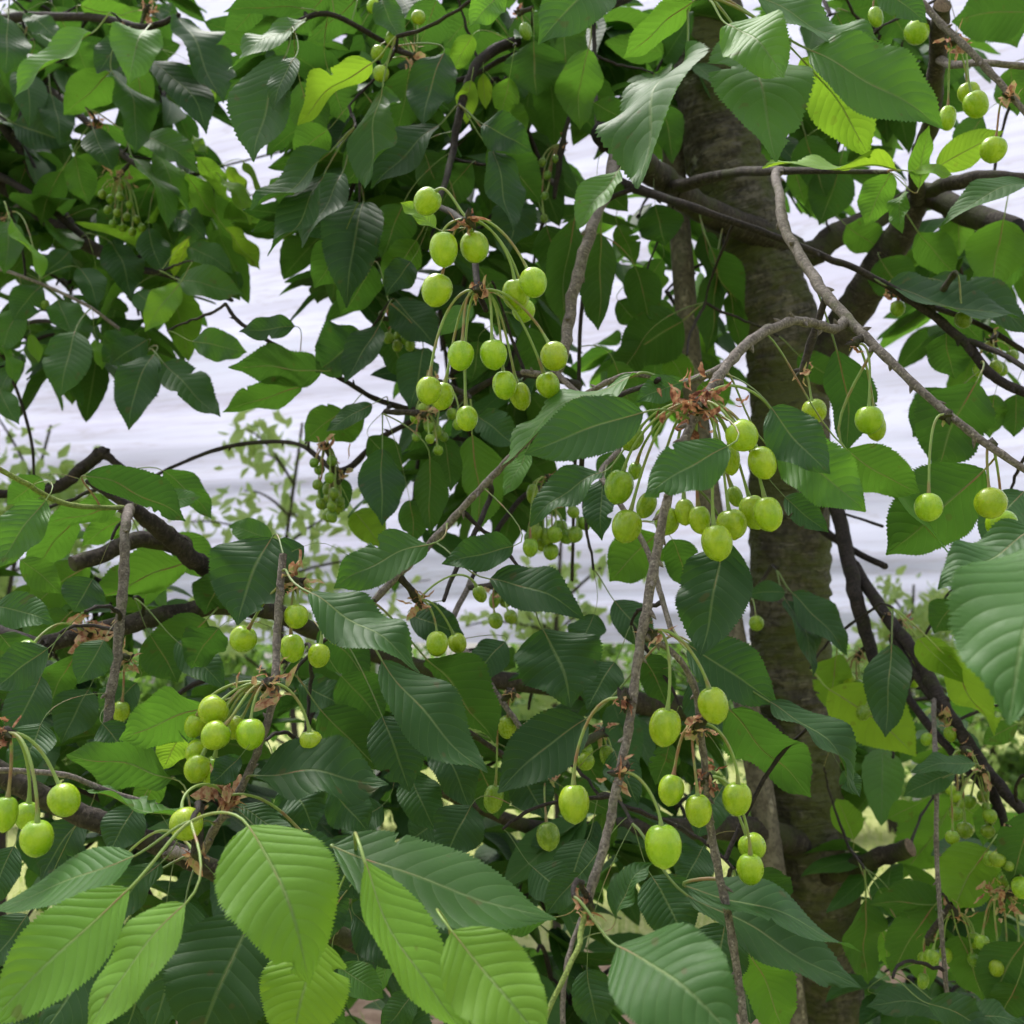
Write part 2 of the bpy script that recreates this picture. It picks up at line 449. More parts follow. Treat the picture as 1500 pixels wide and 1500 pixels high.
def tunnel_cover():
    t = NT('polythene')
    tc = t.node('ShaderNodeTexCoord').outputs['Object']
    uv = t.node('ShaderNodeUVMap', uv_map='UVMap').outputs[0]
    st = t.noise(1.0, t.mapping(uv, (0.20, 2.6, 1)), 4.0, 0.6, 0.5)
    st2 = t.noise(1.0, t.mapping(uv, (0.42, 7.0, 1)), 4.0, 0.6, 0.7)
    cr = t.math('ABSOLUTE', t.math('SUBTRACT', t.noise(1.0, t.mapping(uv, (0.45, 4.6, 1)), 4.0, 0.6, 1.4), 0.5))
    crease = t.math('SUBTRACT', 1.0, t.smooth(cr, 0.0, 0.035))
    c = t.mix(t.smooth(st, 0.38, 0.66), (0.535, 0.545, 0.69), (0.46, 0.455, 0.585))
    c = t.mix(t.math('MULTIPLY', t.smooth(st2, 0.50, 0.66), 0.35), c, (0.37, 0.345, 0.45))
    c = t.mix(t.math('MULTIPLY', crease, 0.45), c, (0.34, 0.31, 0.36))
    nb = t.bump(t.math('ADD', st, t.math('MULTIPLY', st2, 0.3)), 0.3, 0.06)
    df = t.bsdf(c, 0.45, 0.35, nb)
    tr = t.node('ShaderNodeBsdfTranslucent'); t.l.new(c, tr.inputs['Color']); t.l.new(nb, tr.inputs['Normal'])
    mx = t.node('ShaderNodeMixShader'); mx.inputs[0].default_value = 0.55
    t.l.new(df, mx.inputs[1]); t.l.new(tr.outputs[0], mx.inputs[2])
    m = t.out(mx.outputs[0])
    nx, nt_ = 320, 210
    xs = np.linspace(-14, 14, nx); th = np.linspace(-0.10, R(97), nt_)
    X, T = np.meshgrid(xs, th, indexing='ij')
    g = np.random.default_rng(11)
    s = T * 4.2                                     # arc length
    sl = s - 0.24*X*np.clip(T, 0, 1.4)             # the folds climb to one side towards the ridge
    D = np.zeros_like(X)
    for k in range(34):                             # slack folds running along the tunnel, slightly slanting
        fs = g.uniform(4.0, 30.0); fx = g.uniform(-0.5, 0.5); ph = g.uniform(0, 6.28)
        env = 0.5 + 0.5*np.sin(X*g.uniform(.15, .6) + g.uniform(0, 6.28) + s*g.uniform(-.6, .6))
        wob = 0.5*np.sin(X*g.uniform(.2, .8) + g.uniform(0, 6.28))
        D += env * np.sin(sl*fs + X*fx + wob*2 + ph) * 0.085/fs
    D += 0.05*np.sin(X*2*np.pi/2.2)*np.exp(-((T-0.2)/0.5)**2)
    ry, rz = 4.5 + D, 3.0 + D
    Y = 4.6 + ry*np.cos(T); Z = 2.25 + rz*np.sin(T)
    V = np.stack([X, Y, Z], -1).reshape(-1, 3)
    i, j = np.meshgrid(np.arange(nx-1), np.arange(nt_-1), indexing='ij')
    q = np.stack([i*nt_+j, i*nt_+j+1, (i+1)*nt_+j+1, (i+1)*nt_+j], -1).reshape(-1, 4)
    root = bpy.data.objects.new('tunnel_cover', None); COL.objects.link(root)
    root.location = (0, 9.1, 0); ORIG[root.name] = np.array((0, 9.1, 0.0))
    root['label'] = 'wrinkled white plastic cover stretched over the orchard behind the trees'
    root['category'] = 'tunnel cover'
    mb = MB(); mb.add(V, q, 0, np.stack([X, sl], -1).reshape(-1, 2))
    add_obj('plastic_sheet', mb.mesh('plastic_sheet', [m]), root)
    steel = NT('galvanised_steel')
    sm = steel.out(steel.bsdf(steel.mix(steel.noise(8.0), (0.30, 0.31, 0.32), (0.45, 0.46, 0.47)), 0.45, 0.5, Metallic=0.7))
    for x in np.arange(-12.1, 13, 2.2):
        b = MB(); C = np.array([(x, 9.2, -0.3), (x, 9.2, 2.3)]); tube(b, catmull(C, 6), 0.028, 8, cap0=1, cap1=1)
        add_obj('leg_post', b.mesh('leg_post', [sm], origin=C[0]), root, C[0])

ground(); grass(); tunnel_cover()

# ------------------------------------------------------------------ trees of the rows behind
def leaf_cards(n, pos, size, seed, droop=0.6):
    """small folded six-sided leaves, one mesh"""
    g = np.random.default_rng(seed)
    a = g.normal(0, 1, (n, 3)); a[:, 2] -= droop; a /= np.linalg.norm(a, axis=1)[:, None]
    b = np.cross(a, g.normal(0, 1, (n, 3))); b /= np.linalg.norm(b, axis=1)[:, None]
    c = np.cross(a, b)
    L = size*g.uniform(.6, 1.25, n)[:, None]; W = L*0.24
    V = np.stack([pos, pos+a*L*.35+b*W+c*W*.35, pos+a*L*.45, pos+a*L*.35-b*W+c*W*.35,
                  pos+a*L*.75+b*W*.6+c*W*.15, pos+a*L, pos+a*L*.75-b*W*.6+c*W*.15], 1).reshape(-1, 3)
    k = np.arange(n)[:, None]*7
    mb = MB()
    Q = np.concatenate([k+np.array([[0, 1, 4, 2]]), k+np.array([[0, 2, 6, 3]])])
    mb.add(V, Q)
    for tri in ([2, 4, 5], [2, 5, 6]):
        Fs = k + np.array([tri]); mb.f.append(Fs); mb.m.append(np.zeros(n, int))
    return mb

def far_tree(x, d, top, spread, nleaf, size, seed, label, mat, trunk_r=0.045, low=0.9, group='cherry trees in the rows behind'):
    g = np.random.default_rng(seed)
    # base on the ground at the picture column x, d metres away
    wx = (x - 750)/F*d; base = np.array((wx, d, 0.0))
    elev = (750 - top)/F
    H = CAM[2] + d*(SP + CP*elev)/(CP - SP*elev)
    root = bpy.data.objects.new('cherry_tree', None); COL.objects.link(root)
    root.location = base; ORIG[root.name] = base
    root['label'] = label; root['category'] = 'tree'; root['group'] = group
    C = np.array([base + (0, 0, -.05), base + (g.normal(0, .04), g.normal(0, .04), H*.3), base + (g.normal(0, .08), g.normal(0, .08), H*.6), base + (g.normal(0, .1), g.normal(0, .1), H*.92)])
    Cs = catmull(C, 6); mb = MB(); tube(mb, Cs, np.linspace(trunk_r, trunk_r*.28, len(Cs)), 10, 0, 0.05, seed=seed)
    add_obj('trunk', mb.mesh('trunk', [M_OLD], origin=base), root, base)
    pos = []
    nb = 16
    for k in range(nb):
        f = g.uniform(.28, .97); p0 = Cs[int(f*(len(Cs)-1))]
        an = g.uniform(0, 6.28); ln = spread*g.uniform(.5, 1.1)*(1.15 - .6*f)
        dirv = np.array((math.cos(an), math.sin(an), g.uniform(.0, .8)))
        dirv[2] -= (.7 if f < .45 and low < .5 else 0); p3 = p0 + dirv*ln; p1 = p0 + dirv*ln*.4 + (0, 0, .12*ln); p2 = p0 + dirv*ln*.75 + (0, 0, .10*ln)
        B = bez(p0, p1, p2, p3, 12)
        mb = MB(); tube(mb, B, np.linspace(trunk_r*.32, .004, 12), 6, 0, seed=k)
        add_obj('branch', mb.mesh('branch', [M_OLD], origin=p0), root, p0)
        pos.append(B[2:])
    B = np.concatenate(pos)
    B = B[B[:, 2] > low]
    knots = B[g.integers(0, len(B), max(40, nleaf//9))]      # leaves sit in tufts on the spurs
    idx = g.integers(0, len(knots), nleaf)
    cl = knots[idx] + g.normal(0, 1, (nleaf, 3))*np.array((.06, .06, .05))*(1 + spread*.4)
    add_obj('crown', leaf_cards(nleaf, cl, size, seed).mesh('crown', [mat], origin=base), root, base, kind='stuff')

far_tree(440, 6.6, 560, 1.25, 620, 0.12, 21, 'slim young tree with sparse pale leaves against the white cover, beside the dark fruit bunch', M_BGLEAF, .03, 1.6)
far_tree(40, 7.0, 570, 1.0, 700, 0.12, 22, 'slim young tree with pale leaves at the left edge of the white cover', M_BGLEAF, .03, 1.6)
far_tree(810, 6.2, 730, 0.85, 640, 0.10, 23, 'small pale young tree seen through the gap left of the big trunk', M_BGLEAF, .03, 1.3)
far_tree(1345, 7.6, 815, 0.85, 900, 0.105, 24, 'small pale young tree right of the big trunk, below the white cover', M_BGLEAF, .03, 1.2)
for k, x in enumerate((1180, 1292, 1240, 1440, 1540, 1010, 820, 560, 300, 90, -120)):
    far_tree(x, (12.0, 12.6, 16.5, 13.2, 12.4, 13.5, 12.8, 13.0, 12.6, 13.2, 12.5)[k], 905 + (k*37) % 40, 1.3, 2200, 0.13, 40+k,
             'leafy tree in the far row, ' + ('just behind the big trunk', 'its bare stem right of the big trunk', 'farthest one, between two nearer stems', 'behind the drooping dark twigs', 'at the right edge',
             'left of the wooden stake', 'below the gap of pale leaves', 'hidden behind the lower leaves at the centre', 'behind the thick bare limb', 'near the left edge', 'at the left edge')[k], M_BGLEAF2, .06, 0.25)
def far_hedge():
    g = np.random.default_rng(5); n = 15000
    x = g.uniform(-32, 32, n); y = 24 + g.uniform(-1.2, 1.2, n)
    top = 2.6 + .4*np.sin(x*.9) + .3*np.sin(x*2.3+1)
    z = top*g.random(n)**.7
    mb = leaf_cards(n, np.stack([x, y, z], -1), 0.30, 6)
    add_obj('treeline', mb.mesh('treeline', [M_BGLEAF2]), kind='stuff', label='far green treeline beyond the orchard rows', category='treeline')
far_hedge()

# ------------------------------------------------------------------ the two cherry trees that fill the picture
def tree_root(label, base):
    root = bpy.data.objects.new('cherry_tree', None); COL.objects.link(root)
    root.location = base; ORIG[root.name] = np.array(base, float)
    root['label'] = label; root['category'] = 'tree'
    return root

def to_ground(x, y, d):
    p = P(x, y, d); return np.array((p[0], p[1], 0.0))

TB = to_ground(1240, 1500, 1.52)
T1 = tree_root('large mossy-trunked cherry tree hung with green cherries, its trunk right of centre', TB)
T2B = np.array((-1.75, 2.0, 0.0))
T2 = tree_root('shaded cherry tree whose leafy branches reach in at the upper left', T2B)
SAMP = {T1.name: [np.zeros((0, 3)), []], T2.name: [np.zeros((0, 3)), []]}

def register(tree, C, obj):
    s = SAMP[tree.name]; s[0] = np.vstack([s[0], C]); s[1] += [obj]*len(C)

def nearest(tree, p):
    s = SAMP[tree.name]; v = s[0] - p; d = np.linalg.norm(v, axis=1)
    dep = v @ nrm(p - CAM)                     # wood behind a leaf is preferred to wood beside it
    i = int((np.sqrt(np.maximum(d*d - dep*dep, 0))*1.7 + np.abs(dep)*np.where(dep > 0, .6, 1.2)).argmin())
    return s[0][i], s[1][i], d[i]

BI = [0]
def branch(tree, pts, mat, name='branch', attach=True, cut=0, cut0=0, cutmat=None, sides=10, rough=0.05, nodes=0.0, per=7, label=None, world=False):
    """pts (x, y, radius in px, depth); attach joins the first point to the nearest wood of the tree"""
    BI[0] += 1
    if world: A = np.array(pts, float)
    else: A = np.array([[*P(x, y, d), r*d/F] for x, y, r, d in pts])
    if attach:
        q, _, dist = nearest(tree, A[0, :3])
        if dist > 0.004: A = np.vstack([[*q, A[0, 3]*1.15], A])
    S = catmull(A, per)
    C, r = S[:, :3], np.maximum(S[:, 3], 0.0006)
    if mat is M_SHOOT: r = r*.84
    if mat is M_DARK: nodes *= .45; rough *= .6
    if mat is not M_TRUNK and len(C) > 4:
        g = np.random.default_rng(BI[0])
        C[1:-1] += g.normal(0, 1, (len(C)-2, 3))*r[1:-1, None]*0.045
        kk = np.arange(1, len(C)-1, 4); off = np.zeros_like(C); off[kk] = g.normal(0, 1, (len(kk), 3))*r[kk, None]*(.16 if mat in (M_SHOOT, M_GREENSHOOT) else .12)
        off[1:-1] = (off[:-2]*.5 + off[1:-1] + off[2:]*.5); C = C + off
    mb = MB()
    tube(mb, C, r, sides, 0, rough, cut0, cut or 2, 1 if cut else 0, seed=BI[0], nodes=nodes)
    if nodes > 0:                                            # buds and leaf scars along the shoot
        g = np.random.default_rng(BI[0] + 500)
        for q in range(3, len(C)-2, 3):
            if g.random() < .7:
                tdir = nrm(C[q+1] - C[q]); v = nrm(np.cross(tdir, g.normal(0, 1, 3)))
                bl = min(.006, r[q]*g.uniform(1.2, 2.6)); B = C[q] + v*r[q]*.7 + (v*.8 + tdir*.6)*np.linspace(0, bl, 5)[:, None]
                tube(mb, B, r[q]*np.array((.62, .55, .45, .28, .05)), 6, 0)
    o = add_obj(name, mb.mesh(name, [mat, cutmat or M_CUT], origin=C[0]), tree, C[0], label=label)
    register(tree, C, o)
    return o

# --- main trunk
tp = [(1035, -330, 40, 1.50), (1032, -100, 45, 1.50), (1036, 60, 49, 1.50), (1052, 200, 52, 1.50), (1082, 300, 55, 1.50), (1115, 400, 53, 1.50), (1146, 500, 55, 1.50), (1155, 600, 56, 1.50),
      (1157, 800, 56, 1.50), (1158, 900, 56, 1.50), (1163, 1000, 53, 1.50), (1173, 1100, 50, 1.50), (1185, 1200, 51, 1.50), (1200, 1290, 55, 1.50), (1211, 1400, 52, 1.51), (1217, 1500, 49, 1.52)]
A = [[*P(x, y, d), r*d/F] for x, y, r, d in tp]
b0 = np.array(A[-1][:3]); A += [[TB[0], TB[1], 0.6, 0.052], [TB[0]+.01, TB[1], 0.2, 0.06], [TB[0]+.01, TB[1], -0.05, 0.085]]
branch(T1, A[::-1], M_TRUNK, 'trunk', attach=False, sides=110, rough=0.010, per=34, world=True)
# --- trunk of the neighbouring tree, outside the picture on the left
branch(T2, [[*T2B - (0, 0, .05), .08], [*T2B + (.02, 0, .5), .065], [*T2B + (0, .03, 1.3), .06], [*T2B + (.04, 0, 2.2), .05], [*T2B + (.1, 0, 3.0), .035]], M_TRUNK, 'trunk', attach=False, sides=24, rough=.03, world=True)

# --- limbs and twigs of the main tree
O, D, S_, G_ = M_OLD, M_DARK, M_SHOOT, M_GREENSHOOT
branch(T1, [(1150, 365, 22, 1.48), (1090, 335, 21, 1.44), (1020, 300, 20, 1.38), (965, 258, 20, 1.30), (925, 225, 18, 1.24), (882, 196, 17, 1.16)], O, cut=2, cutmat=M_CUTDARK, sides=14, label='mossy limb with a blackened cut end')
branch(T1, [(1185, 372, 19, 1.50), (1225, 345, 18, 1.50), (1285, 318, 17, 1.52), (1330, 290, 12, 1.55)], O, sides=12)
branch(T1, [(1190, 560, 28, 1.48), (1245, 465, 27, 1.44), (1290, 390, 25, 1.40), (1335, 310, 20, 1.36), (1352, 285, 17, 1.34), (1420, 313, 18, 1.28), (1488, 337, 17, 1.22)], O, cut=2, cutmat=M_CUTDARK, sides=14, label='dark thick limb bent over to a blackened cut end')
branch(T1, [(1345, 285, 12, 1.30), (1342, 240, 11, 1.22), (1362, 185, 13, 1.12), (1370, 120, 13, 1.05), (1375, 60, 13, 1.0), (1381, 8, 13, 0.97)], O, cut=1, sides=12, label='upright pruned stub with a flat cut top')
branch(T1, [(1352, 280, 11, 1.30), (1420, 262, 11, 1.25), (1510, 262, 9, 1.2)], O)
branch(T1, [(1345, 0, 6, .90), (1395, 50, 6, .88), (1455, 110, 6, .86), (1510, 175, 5, .84)][::1], S_, attach=False, nodes=.15)
branch(T1, [(1392, 95, 7, .98), (1440, 92, 6, .92), (1510, 98, 6, .9)], S_)
branch(T1, [(985, 275, 11, 1.30), (1060, 256, 7.5, 1.2), (1120, 250, 7, 1.08), (1180, 250, 5, 1.0), (1300, 252, 3, .93)], O)
branch(T1, [(1136, 256, 7.5, 1.0), (1142, 290, 8, .93), (1146, 325, 9, .89), (1168, 368, 9, .85), (1200, 420, 9.5, .80), (1240, 466, 9, .76), (1290, 515, 8, .73), (1360, 582, 7, .70), (1430, 640, 7, .68), (1520, 700, 6, .66)], S_, nodes=.12, label='long bare shoot slanting down to the right edge')
branch(T1, [(1238, 468, 9, .76), (1222, 482, 8, .74), (1195, 474, 8, .72), (1160, 471, 8, .70), (1120, 486, 9, .68), (1085, 512, 9, .66), (1052, 552, 9, .64), (1030, 592, 9, .63), (1005, 640, 8, .62), (986, 700, 8, .61), (970, 765, 8, .60), (955, 845, 9, .59), (940, 930, 8.5, .58), (930, 1000, 8, .575), (920, 1075, 8, .57), (906, 1140, 8, .565), (895, 1195, 8, .56), (880, 1255, 8, .555), (856, 1332, 9, .55)], S_, nodes=.16, label='hanging grey-brown fruit shoot arching over and down')
branch(T1, [(900, 262, 8, 1.24), (1000, 298, 6, 1.12), (1130, 345, 5, 1.10), (1210, 376, 5, 1.08), (1270, 402, 5, 1.06), (1350, 450, 6, 1.04), (1415, 505, 7, 1.02), (1455, 552, 7, 1.0), (1510, 580, 7, .98)], D, nodes=.2)
branch(T1, [(1420, 500, 5, 1.02), (1470, 520, 4, .98), (1510, 545, 4, .95)], D)
branch(T1, [(1330, 440, 5, 1.05), (1420, 468, 4, 1.1), (1510, 520, 4, 1.1)], D)
branch(T1, [(1000, 560, 6, .70), (930, 548, 5, .72), (870, 570, 5, .74), (800, 620, 6, .77), (738, 680, 6, .80), (700, 720, 6, .80), (640, 786, 6.5, .80), (590, 836, 6.5, .79), (548, 880, 6, .78)], S_, nodes=.12)
branch(T1, [(902, 205, 11, 1.20), (896, 260, 10, 1.12), (872, 318, 10, 1.05), (852, 380, 10, 1.02), (836, 460, 10, 1.0), (826, 520, 9, .98), (810, 548, 7, .98), (765, 545, 5, .97)], S_, nodes=.1)
branch(T1, [(880, 215, 4, 1.18), (872, 130, 3.5, 1.25), (870, 40, 3.5, 1.3), (868, -60, 4, 1.3)], D)
branch(T1, [(872, 90, 3, 1.27), (850, 125, 3, 1.26), (828, 192, 3.5, 1.25), (822, 225, 5, 1.25), (812, 290, 3, 1.25)], D)
branch(T1, [(885, 300, 3.5, 1.2), (862, 380, 3.5, 1.2), (850, 480, 3, 1.2), (848, 580, 3, 1.2), (842, 690, 2.5, 1.2), (838, 850, 2.5, 1.25)], D)
branch(T1, [(1030, -120, 16, 1.45), (930, -20, 14, 1.35), (810, 40, 9, 1.25), (720, 75, 8, 1.2), (690, 112, 7, 1.17), (672, 172, 6, 1.15), (660, 240, 5, 1.12), (640, 300, 4, 1.0)], D)
branch(T1, [(800, 60, 5, 1.25), (740, 85, 4, 1.22), (665, 118, 4, 1.2), (600, 80, 4, 1.15), (560, 60, 4, 1.12), (480, 20, 4, 1.1), (420, 40, 4, 1.08)], D)
branch(T1, [(640, 300, 4, 1.0), (670, 318, 5, .86), (690, 340, 5, .74), (700, 420, 5, .68), (712, 455, 4, .67)], D)
branch(T1, [(835, 560, 5, 1.05), (740, 550, 5, 1.10), (640, 600, 5, 1.14), (560, 588, 4, 1.15), (500, 555, 3.5, 1.13), (430, 520, 3, 1.1), (355, 475, 3, 1.1), (330, 445, 2.5, 1.1)], D, nodes=.3)
branch(T1, [(640, 600, 4, 1.14), (560, 640, 4, 1.18), (500, 690, 5, 1.2), (440, 652, 3, 1.25), (380, 648, 3, 1.3), (320, 658, 3, 1.33), (255, 683, 2.5, 1.35), (205, 708, 2.5, 1.36)], D, nodes=.3)
branch(T1, [(905, 640, 5, .9), (880, 690, 5, .86), (900, 725, 5, .83), (945, 800, 5, .80), (966, 865, 5, .78), (985, 930, 5, .76)], S_)
branch(T1, [(720, 720, 4, .92), (700, 770, 4, .9), (665, 840, 3.5, .88), (650, 880, 3, .86)], D)
branch(T1, [(840, 700, 4, 1.1), (770, 725, 4, 1.08), (720, 790, 4, 1.05), (690, 850, 3, 1.03)], D)
# lower limbs
branch(T1, [(1150, 1080, 22, 1.48), (1000, 1040, 18, 1.42), (850, 1010, 15, 1.36), (640, 985, 13, 1.28), (480, 930, 13, 1.15), (390, 892, 13.5, 1.05), (310, 888, 14, 1.0), (250, 900, 14, .98), (185, 916, 14, .96), (100, 935, 13, .94), (-20, 965, 12, .92)], O, sides=14, label='thick bare limb running to the left edge')
branch(T1, [(370, 890, 15, 1.02), (320, 850, 14, .98), (280, 815, 14, .95), (240, 780, 14, .93), (205, 752, 11, .91), (165, 728, 6, .9), (128, 705, 4, .9)], D, sides=12)
branch(T1, [(265, 796, 13, .97), (200, 792, 12.5, .95), (150, 812, 12, .93), (106, 826, 12, .91)], O, cut=1, cutmat=M_OLD, sides=12, label='sawn-off stub among the leaves')
branch(T1, [(190, 745, 9, .90), (183, 772, 8, .84), (181, 850, 8.5, .82), (172, 950, 8, .81), (160, 1040, 8, .80), (148, 1100, 7, .79)], S_, nodes=.18)
branch(T1, [(185, 745, 4, .90), (120, 742, 4, .78), (80, 732, 4, .70), (40, 710, 4, .66), (-10, 682, 4, .64)], G_)
branch(T1, [(60, 945, 8, .93), (-60, 880, 8, 1.1), (-40, 740, 8, 1.25), (30, 722, 6, 1.3), (85, 715, 8, 1.3), (118, 688, 9, 1.3), (146, 666, 9, 1.3), (152, 664, 8, 1.3), (160, 670, 6, 1.3), (195, 698, 4.5, 1.3), (230, 720, 4.5, 1.3)], D, nodes=.2)
branch(T1, [(1190, 1240, 24, 1.48), (1080, 1215, 18, 1.42), (960, 1213, 14, 1.35), (880, 1213, 13, 1.3), (800, 1216, 12, 1.25), (690, 1180, 8, 1.15), (560, 1120, 6, 1.05)], O, sides=12)
branch(T1, [(1215, 1700, 30, 1.52), (980, 1640, 20, 1.3), (760, 1500, 15, .98), (615, 1432, 14, .85), (555, 1398, 14, .82), (490, 1367, 14, .80), (380, 1310, 14, .78), (300, 1268, 15, .76), (230, 1236, 15, .75), (150, 1205, 16, .74), (60, 1166, 16, .73), (-20, 1118, 16, .72)], O, sides=14, label='low brown limb crossing the lower left')
branch(T1, [(255, 1248, 10, .74), (292, 1250, 8, .66), (320, 1205, 7, .635), (342, 1175, 7, .63), (365, 1130, 6.5, .63), (385, 1080, 6.5, .63), (402, 1010, 7, .64), (406, 930, 7, .66), (411, 870, 7, .67), (415, 812, 7, .68)], S_, cut=1, nodes=.16, label='upright fruit shoot with its tip cut off')
branch(T1, [(295, 1245, 6, .66), (250, 1190, 5, .62), (170, 1163, 5, .61), (100, 1137, 5, .60), (40, 1130, 5, .60), (-20, 1128, 5, .60)], S_, nodes=.15)
branch(T1, [(-15, 1128, 5, .6), (-12, 1100, 4, .58), (8, 1075, 4, .56)], S_)
branch(T1, [(655, 930, 5, .95), (690, 960, 5, .88), (730, 1020, 5, .86), (766, 1072, 5, .85)], S_)
branch(T1, [(1195, 700, 14, 1.46), (1226, 748, 11, 1.40), (1240, 810, 11, 1.35), (1252, 870, 11, 1.3), (1268, 925, 10, 1.28), (1285, 985, 8, 1.25)], D, sides=10)
branch(T1, [(1200, 768, 7, 1.44), (1250, 806, 5, 1.38), (1297, 830, 5, 1.34)], D)
branch(T1, [(1228, 750, 2, 1.4), (1260, 760, 2, 1.36), (1293, 771, 2.5, 1.34)], D)
branch(T1, [(1255, 835, 9, 1.34), (1300, 905, 9, 1.25), (1345, 962, 9, 1.18), (1385, 1040, 10, 1.12), (1430, 1105, 9, 1.08), (1470, 1160, 8, 1.05), (1520, 1210, 7, 1.02)], D, nodes=.25)
branch(T1, [(1310, 940, 7, 1.22), (1350, 1000, 7, 1.16), (1395, 1060, 7, 1.12), (1440, 1130, 7, 1.08), (1470, 1200, 6, 1.05), (1490, 1300, 5, 1.03)], D, nodes=.2)
branch(T1, [(1330, 1020, 6, 1.18), (1400, 1110, 6, 1.1), (1460, 1180, 5, 1.06), (1478, 1250, 4, 1.04)], D, nodes=.2)
branch(T1, [(1368, 1030, 4, 1.12), (1371, 1130, 4, .98), (1372, 1250, 4, .95), (1378, 1350, 4, .93), (1390, 1480, 4, .92)], S_, nodes=.2)
branch(T1, [(1210, 1282, 18, 1.46), (1250, 1270, 14, 1.42), (1290, 1256, 13.5, 1.39), (1334, 1241, 13.5, 1.36)], O, cut=1, sides=14, label='short sawn stub sticking out of the trunk')
branch(T1, [(944, 930, 6, .582), (990, 960, 5, .59), (1018, 1010, 6, .60), (1028, 1080, 6, .605), (1034, 1150, 6, .61), (1042, 1220, 7, .61), (1058, 1300, 7, .605), (1076, 1395, 7, .60), (1092, 1510, 7, .59)], S_, nodes=.2)
branch(T1, [(858, 1330, 5, .55), (852, 1360, 4.5, .545), (846, 1390, 4, .535), (822, 1440, 4, .52), (800, 1490, 3.5, .51), (790, 1540, 3, .50)], G_)
branch(T1, [(852, 1345, 5, .55), (836, 1390, 4, .54), (826, 1440, 4.5, .53), (824, 1520, 5, .52)], S_)
branch(T1, [(490, 1367, 6, .80), (515, 1310, 4, .70), (528, 1268, 3.5, .60), (520, 1256, 3, .57)], S_)
branch(T1, [(615, 1432, 6, .84), (648, 1400, 4, .65), (660, 1372, 3, .52)], S_)
branch(T1, [(960, 560, 4, .66), (900, 585, 4, .8), (860, 640, 4, .9), (850, 700, 4, .95)], D)
# --- limbs of the neighbouring tree
branch(T2, [(-300, 180, 26, 1.9), (-120, 220, 20, 1.75), (0, 268, 15, 1.66), (55, 310, 13, 1.62), (118, 352, 11, 1.58), (180, 385, 7, 1.52), (250, 405, 4, 1.45), (340, 440, 3, 1.4)], D, sides=12)
branch(T2, [(-60, 120, 12, 1.7), (20, 205, 8, 1.62), (60, 270, 8, 1.6), (112, 340, 7, 1.57)], D)
branch(T2, [(-80, 225, 8, 1.7), (0, 258, 6, 1.6), (55, 292, 5, 1.56), (122, 346, 5, 1.54)], D)
branch(T2, [(-200, 0, 14, 1.75), (-60, 30, 10, 1.6), (40, 25, 7, 1.5), (140, 25, 6, 1.42), (215, 40, 5, 1.36), (262, 22, 4, 1.35)], D)
branch(T2, [(60, 130, 6, 1.6), (130, 180, 5, 1.5), (185, 230, 5, 1.45), (240, 260, 4, 1.42), (310, 250, 3, 1.45)], D)
branch(T2, [(-60, 370, 6, 1.6), (10, 397, 3.5, 1.42), (70, 420, 3, 1.38), (135, 452, 3, 1.35), (185, 492, 3, 1.35), (215, 515, 2.5, 1.35)], S_)
branch(T2, [(-40, 470, 5, 1.55), (5, 480, 3, 1.5), (60, 470, 3, 1.45), (110, 478, 2.5, 1.4)], D)
branch(T2, [(-100, 600, 5, 1.6), (-10, 520, 3, 1.5), (20, 560, 2.5, 1.5), (45, 640, 2.5, 1.5), (50, 700, 2, 1.5)], D)

